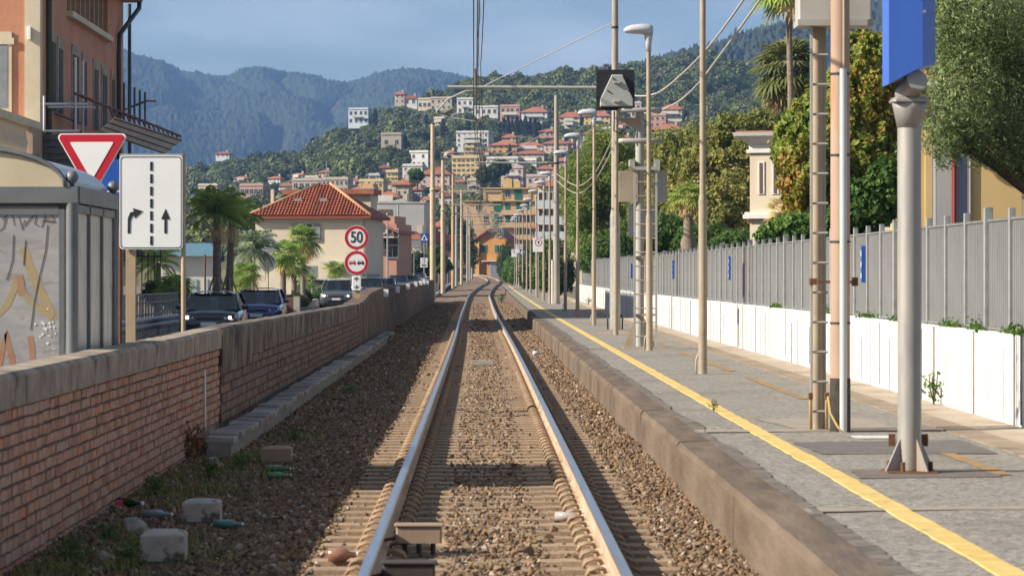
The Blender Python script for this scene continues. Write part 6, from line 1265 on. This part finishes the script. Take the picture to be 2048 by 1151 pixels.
n = 1500; iy = rng.choice([27.5, 29.3, 30.4, 32.6, 34.5, 38.7, 41.8, 47.2, 55.0], n)+.35*rng.normal(size=n); v, f = leaves(np.stack([5.19+.05*rng.normal(size=n), iy, 1.13+.05*np.abs(rng.normal(size=n))*(.6+.5*vnoise(iy*2, iy*.3, 5))+zt(iy)], 1), unit(n), .045*(1+.3*rng.normal(size=n)).clip(.4, 2), .7)
setp(link('ivy', raw_mesh('ivy', v, f, HEDG, var=np.clip(.5+.25*rng.normal(size=n), 0, 1))), 'green ivy creeping between white wall and fence', 'ivy', kind='stuff')
# ---- palms
PALM = leafmat('palm leaf', [(0, (0.155, 0.246, 0.052)), (.45, (0.310, 0.440, 0.092)), (.7, (0.491, 0.569, 0.155)), (.88, (0.673, 0.544, 0.259)), (1, (0.880, 0.646, 0.362))])
PALMB = leafmat('blue palm leaf', [(0, (0.182, 0.237, 0.146)), (.5, (0.309, 0.382, 0.255)), (1, (0.473, 0.528, 0.364))])
def quads(Q, va): 
    v = np.array(Q, float).reshape(-1, 3); return v, np.arange(len(v)).reshape(-1, 4), np.array(va)
def fronds(kind, n, L, emin, emax, var0, dv, droop=1., lw=.035, top=(0, 0, 0)):
    Q = []; va = []
    for i in range(n):
        a = i*2.399963+random.uniform(-.2, .2); e = R(emin+(emax-emin)*((i+.5)/n)**.8+random.uniform(-6, 6)); l = L*random.uniform(.85, 1.1)
        dh = Vector((math.cos(a), math.sin(a), 0)); pts = []; p = Vector(top); el = e; m_ = 9
        for k in range(m_+1): pts.append(p.copy()); p = p+(dh*math.cos(el)+Vector((0, 0, math.sin(el))))*(l/m_); el -= droop*R(11)*(.4+k/m_)
        c = min(1, max(0, var0+random.gauss(0, dv)+(.45 if e < R(-25) else 0)))
        side_ = Vector((-dh.y, dh.x, 0))
        if kind == 'feather':
            for k in range(m_): q = side_*.012*l; Q += [pts[k]-q, pts[k]+q, pts[k+1]+q*.8, pts[k+1]-q*.8]; va.append(min(1, c+.1))
            for k in range(30):
                s = .12+.88*k/30; i0 = min(int(s*m_), m_-1); b0 = pts[i0].lerp(pts[i0+1], s*m_-i0); d = (pts[i0+1]-pts[i0]).normalized(); ll = l*.30*math.sin(math.pi*min(1, s*.92+.06))**.6
                for g_ in (-1, 1):
                    o = (side_*g_*.8+d*.65+Vector((0, 0, random.uniform(-.45, .05)))).normalized()*ll; w_ = d*lw*l*.3; Q += [b0-w_, b0+w_, b0+o*.6+w_*.8+Vector((0, 0, -.02*l)), b0+o+Vector((0, 0, -.08*l))]; va.append(min(1, max(0, c+random.gauss(0, .06))))
        else:
            h_ = pts[4]; d = (pts[5]-pts[4]).normalized(); up = side_.cross(d)
            for k in range(4): q = side_*.010*l; Q += [pts[k]-q, pts[k]+q, pts[k+1]+q, pts[k+1]-q]; va.append(min(1, c+.1))
            nb = 19
            for k in range(nb):
                th = R(-115+230*k/(nb-1)); o = (d*math.cos(th)+side_*math.sin(th)).normalized()*l*.58*(1-.25*abs(th)/2); fold = up*(.05*l*(1 if k % 2 else -1)); w_ = (side_*math.cos(th)-d*math.sin(th))*l*.035
                Q += [h_, h_+o*.55-w_+fold*.4, h_+o+Vector((0, 0, -.14*l)), h_+o*.55+w_+fold*.4]; va.append(min(1, max(0, c+random.gauss(0, .06))))
    return quads(Q, va)
PTR = mat('palm trunk', (.17, .135, .10), (.27, .22, .17), 6, .95, bump=.02, bscale=25, stretch=(1, 1, 3))
def palm(label, px, Y, h, kind, n, L, m=PALM, r=.13, emin=-40, emax=75, var0=.4, dv=.14, droop=1., zb=-.2, lean=.0, skirt=0, props=0, name='palm_tree', bulge=False):
    t = thing(name, label, 'palm', (PX(px, Y), Y, zb)); tp = (lean, 0, h)
    v, f, va = fronds(kind, n, L, emin, emax, var0, dv, droop, top=tp); link('crown', raw_mesh('crown', v, f, m, var=va), t)
    if skirt: v, f, va = fronds('fan' if kind == 'fan' else 'feather', skirt, L*.8, -88, -55, .97, .04, .3, top=(lean, 0, h-.05*L)); link('dry_skirt', raw_mesh('dry_skirt', v, f, m, var=va), t)
    b = MB(); N_ = 14; pts = [(lean*(k/N_)**1.5, 0, h*k/N_) for k in range(N_+1)]; rr = [r*(1.15-.3*k/N_)*(1+.10*(k % 2))*(1.5 if bulge and .25 < k/N_ < .7 else 1) for k in range(N_+1)]
    b.tube(pts, rr, 10); b.build('trunk', PTR, t)
    for k in range(props): a = k*6.283/props; MB().cyl((.75*math.cos(a), .75*math.sin(a), 0), (.1*math.cos(a), .1*math.sin(a), min(h*.6, 1.9)), .035, n=6).build('prop_stake', mat('stake wood', (.30, .25, .19), (.38, .32, .25), 5, .9), t)
    return t
palm('tall feather palm with stakes and bright green top', 434, 118, 4.2, 'feather', 30, 1.35, var0=.38, props=6, r=.15, emin=-5, emax=88, skirt=6)
palm('second feather palm leaning beside the staked palm', 457, 124, 4.15, 'feather', 26, 1.3, var0=.45, props=5, r=.14, lean=.15, emin=-5, emax=88, skirt=5)
palm('blue green palm behind the staked palms', 502, 136, 3.0, 'feather', 28, 1.45, m=PALMB, r=.12, props=5, emax=80)
palm('low fan palm beneath the blue green palm', 492, 134, 1.95, 'fan', 22, .9, var0=.3, r=.1)
palm('small fan palm between stakes', 480, 131, 1.6, 'fan', 16, .75, var0=.35, r=.09)
palm('fan palm with brown trunk beside the round signs', 566, 158, 2.95, 'fan', 26, 1.2, var0=.35, r=.15, skirt=8)
palm('taller fan palm before the villa window', 606, 176, 3.85, 'fan', 28, 1.4, var0=.38, r=.13, skirt=6)
palm('bushy fan palm between the two villa palms', 588, 167, 2.4, 'fan', 24, 1.2, var0=.3, r=.14)
palm('short palm right of the villa palms', 672, 216, 2.3, 'fan', 18, 1.1, var0=.4, r=.1)
palm('tiny palm beside the grey sign back', 612, 178, 1.5, 'fan', 14, .95, var0=.3, r=.09)
palm('low spreading fan palm behind the lattice railing', 352, 104, 1.35, 'fan', 26, .95, var0=.42, r=.09)
palm('slim palm behind the iron bars', 315, 125, 2.4, 'feather', 20, 1.1, var0=.5, r=.1)
palm('shaggy fan palm above the autumn tree', 1572, 100, 8.0, 'fan', 46, 1.5, m=leafmat('muted palm leaf', [(0, (.11, .14, .04)), (.5, (.21, .24, .085)), (.85, (.34, .29, .15)), (1, (.46, .34, .2))]), var0=.4, r=.13, emin=-60, emax=80, zb=.2, skirt=16)
palm('tall thin palm trunk rising out of the picture', 1588, 96, 10.2, 'fan', 30, 1.4, r=.10, zb=.2, lean=-.18)
palm('dried shaggy palm with stout scaly trunk behind the fence', 1377, 96, 3.9, 'fan', 26, .75, var0=.6, r=.16, zb=.2, skirt=26, bulge=True, emin=-30)
palm('dry tufted palm before the cream villa', 1562, 80, 3.1, 'fan', 16, .6, var0=.9, r=.11, zb=.2, skirt=20)
# ---- cream villa and yellow house on the right
Y = 108; k = Y/F; t = thing('villa', 'cream villa with deep white cornice behind the trees', 'house', (PX(1560, Y), Y, .1), -.35); CV = wallmat('pale villa', (.60, .52, .40)); WT = mat('cornice white', (.66, .65, .62), (.6, .59, .56), 2, .8)
def az(py): return PZ(py, Y)-.1
MB().box(-.75, 5.5, -1.2, 6, 0, az(308)).build('wall', CV, t); MB().box(-.85, 5.6, -1.3, 6.1, az(308)+.001, az(301)).build('band', WT, t); MB().box(-.78, 5.5, -1.23, 6, az(301)+.001, az(285)).build('frieze', WT, t)
b = MB(); b.loft([[(-.8, -1.25, az(290)), (5.6, -1.25, az(290)), (5.6, 6.1, az(290)), (-.8, 6.1, az(290))], [(-1.2, -1.65, az(275)), (5.9, -1.65, az(275)), (5.9, 6.4, az(275)), (-1.2, 6.4, az(275))], [(-1.25, -1.7, az(268)), (6, -1.7, az(268)), (6, 6.5, az(268)), (-1.25, 6.5, az(268))]]); b.build('cornice', WT, t)
MB().box(-1.15, 5.9, -1.6, 6.4, az(268)+.001, az(265)).build('roof', TILE, t); MB().box(-.95, 5.6, -1.4, 6.1, az(438), az(430)).build('string_course', WT, t); MB().box(-.9, 5.6, -1.35, 6.1, az(430)+.001, az(425)).build('string_course', WT, t)
for x_ in (-.35, .15, .65): q = MB().box(x_-.12, x_+.12, -1.24, -1.201, az(390), az(325)).build('tall_window', WT, t); MB().box(x_-.05, x_+.05, -1.26, -1.241, az(388), az(328)).build('slit', SHB, q)
MB().box(.45, .78, -1.29, -1.265, az(392), az(368)).build('blue_plaque', SIGNB, t)
Y = 76; k = Y/F; t = thing('house', 'yellow house with red downpipe behind the evergreen tree', 'house', (PX(1946, Y), Y, .1))
def az(py): return PZ(py, Y)-.1
YW = wallmat('sunny yellow', (.62, .45, .20)); MB().box(-1.25, 3.2, 0, 6, 0, az(165)).build('wall', YW, t)
for a_, c_, m, nm in ((1850, 1864, wallmat('light yellow', (.66, .5, .24)), 'wall_strip'), (1865, 1871, WT, 'quoin'), (1872, 1903, WM['grey'], 'render_panel'), (1911, 1932, mat('blue grey render', (.20, .23, .30), None), 'render_panel'), (1933, 1940, WT, 'quoin'), (1941, 1945, SHB, 'painted_shadow_strip')): MB().box((a_-1946)*k, (c_-1946)*k, -.06, -.001, 0, az(165)).build(nm, m, t)  # last entry: dark brown strip on the wall, painted as the shadow of a gap
MB().cyl(((1907-1946)*k, -.12, 0), ((1907-1946)*k, -.12, az(170)), .045, n=8).build('downpipe', mat('red pipe', (.26, .04, .03), None), t)
b = MB(); b.add([(-2.9, -1.0, az(172)), (3.6, -1.0, az(172)), (3.6, 6.5, az(172)), (-2.9, 6.5, az(172)), (-.5, 3, az(105)), (1.5, 3, az(105))], [(0, 1, 5, 4), (1, 2, 5), (2, 3, 4, 5), (3, 0, 4), (3, 2, 1, 0)]); b.build('roof', TILE, t)
b = MB(); b.tube([(-2.9, -1.05, az(174)), (3.6, -1.05, az(174))], .07, 8); b.build('gutter', GREYP, t)
Y = 118; t = thing('kiosk', 'flat white kiosk roof showing over the fence', 'kiosk', (PX(1485, Y), Y, 0)); MB().cbox(-.85, .95, -.6, 1.2, PZ(480, Y), PZ(469, Y), .05).build('roof', WT, t); MB().box(-.6, .7, -.3, 1, 0, PZ(480, Y)-.001).build('wall', CV, t)
simple_sign('blue_board', 'small blue board behind the far fence', 1182, 506, 172, .7, .42, SIGNB, zbase=0)
# ---- cypresses on the hill
def cyp_mesh(seed):
    n = 900; h = rng.random(n)**.8; a = rng.uniform(0, 6.283, n); rr = .16*np.sin(np.clip(h, .02, .98)*math.pi)**.55*(1-.35*h)*(1-.25*rng.random(n)); C = np.stack([rr*np.cos(a), rr*np.sin(a), h], 1); N_ = np.stack([np.cos(a), np.sin(a), .6+0*a], 1)+unit(n)*.5; N_ /= np.linalg.norm(N_, axis=1, keepdims=True)
    v, f = leaves(C, N_, .07*(1+.3*rng.normal(size=n)).clip(.4, 2), .5); return raw_mesh('crown', v, f, CYP, var=np.clip(.5+.25*rng.normal(size=n), 0, 1))
CYP = leafmat('cypress leaf', [(0, (0.010, 0.018, 0.010)), (.5, (0.020, 0.032, 0.016)), (1, (0.040, 0.056, 0.024))]); cms = [cyp_mesh(i) for i in range(3)]; ctm = MB().cyl((0, 0, -.3), (0, 0, .15), .02, n=6).mesh('trunk', BARK)
for px, py, hh in ((1008, 268, 30), (1016, 272, 34), (1024, 270, 28), (1034, 274, 36), (1042, 272, 30), (1051, 276, 38), (1060, 274, 32), (1070, 278, 36), (1078, 276, 30), (886, 276, 34), (866, 280, 30), (936, 270, 30), (750, 256, 34), (712, 262, 30), (703, 268, 28), (811, 296, 26), (1000, 305, 30), (1020, 320, 28), (1046, 306, 26), (960, 278, 30), (852, 255, 24), (1110, 262, 26)):
    Y = hill_solve(px, py); h_ = hh*Y/F*1.25; t = thing('cypress', 'dark slender cypress on the wooded hillside', 'tree', (PX(px, Y), Y, PZ(py, Y)-.6), random.random()*6, group='cypresses on the hill'); HOUSES.append((px-4, px+4, py-hh, py, Y))
    link('crown', random.choice(cms), t, scale=(h_*1.05, h_*1.05, h_)); link('trunk', ctm, t, scale=(h_, h_, h_))
# ---- woodland on the hill (reads as one mass)
WOODP = leafmat('woodland pine leaf', [(0, (.055, .075, .02)), (.5, (.115, .145, .04)), (1, (.20, .21, .07))], .15, .3); WOODO = leafmat('woodland olive leaf', [(0, (.06, .07, .035)), (.5, (.11, .12, .06)), (1, (.17, .17, .10))], .15, .3)
WOODM = leafmat('woodland leaf', [(0, (0.027, 0.045, 0.018)), (.4, (0.062, 0.092, 0.033)), (.75, (0.112, 0.143, 0.048)), (1, (0.180, 0.195, 0.075))], .15, .45)
protos = []
for i in range(11):
    bs = [(0, 0, .55, .62, .62, .5)]+[(rng.uniform(-.45, .45), rng.uniform(-.45, .45), rng.uniform(.35, .95), rng.uniform(.3, .45), rng.uniform(.3, .45), rng.uniform(.25, .4)) for _ in range(6)]
    v, f, va = crown(bs, 950, .20, .7, .4, .2, seed=100+i, updown=.3); protos.append(raw_mesh('wood_crown', v, f, WOODM if i < 6 else WOODP if i < 9 else WOODO, var=va))
n = 17000; wx = rng.uniform(150, 1750, n); wt = rng.random(n)**.85*1.06; wY = Y0f(wx)+wt*(YC-Y0f(wx)); wz = hill_z(wx, wY); s = np.clip(2.6*rng.lognormal(0, .38, n), 1.1, 4.6)*(.75+.35*np.clip(wt, 0, 1))
py_ = CY-(wz-H)*F/wY; top_ = py_-s*1.3*F/wY; keep = np.ones(n, bool)
for x0, x1, yt, yb, hy in HOUSES:
    pr = s*.8*F/wY; inx = (wx+pr > x0-1) & (wx-pr < x1+1)
    keep &= ~(inx & (wY < hy+9) & (top_ < yb-.22*(yb-yt)) & (py_ > yt-4))
town = (wt < .22) & (rng.random(n) < .45); keep &= ~town
keep &= ~((wx > 850) & (wx < 1140) & (wt < .05))
clr = vnoise(wx*.035, wY*.012, 77); keep &= ~((clr > .85) & (wt < .8))
P = np.stack([PX(wx, wY), wY, wz-.25*s], 1)[keep]; S = s[keep]; m = len(P)
scl = np.stack([S, S, S*rng.uniform(.85, 1.35, m)], 1); rot = np.zeros((m, 3)); rot[:, 2] = rng.uniform(0, 6.28, m)
cn = vnoise(P[:, 0]*.07, P[:, 1]*.03, 88)+.5*rng.normal(size=m); pid_ = np.where(cn > .55, rng.integers(6, 9, m), np.where(cn < -.9, rng.integers(9, 11, m), rng.integers(0, 6, m))); scl = scl*np.where((pid_ >= 6) & (pid_ < 9), 1.2, 1.)[:, None]
scatter('woodland', P, rot, scl, pid_, protos, 'dense mixed woodland covering the hillside', 'woodland')
# ---- haze
hz = MB().box(-2480, 2480, -85, 5150, -8.0, 470).build('haze', []) if False else None
me = bpy.data.meshes.new('haze'); b = MB().box(-2600, 2600, -90, 6900, -12, 560); me.from_pydata(b.v, [], b.f); hz = link('haze', me); setp(hz, 'thin blue air between the town and the mountains', 'haze', kind='stuff')
HM = bpy.data.materials.new('haze'); HM.use_nodes = True; N, L = HM.node_tree.nodes, HM.node_tree.links; N.remove(N['Principled BSDF']); pv = N.new('ShaderNodeVolumePrincipled')
pv.inputs['Color'].default_value = (.28, .52, 1.0, 1); pv.inputs['Density'].default_value = .000115; pv.inputs['Anisotropy'].default_value = 0.0
L.new(pv.outputs[0], N['Material Output'].inputs['Volume']); me.materials.append(HM)
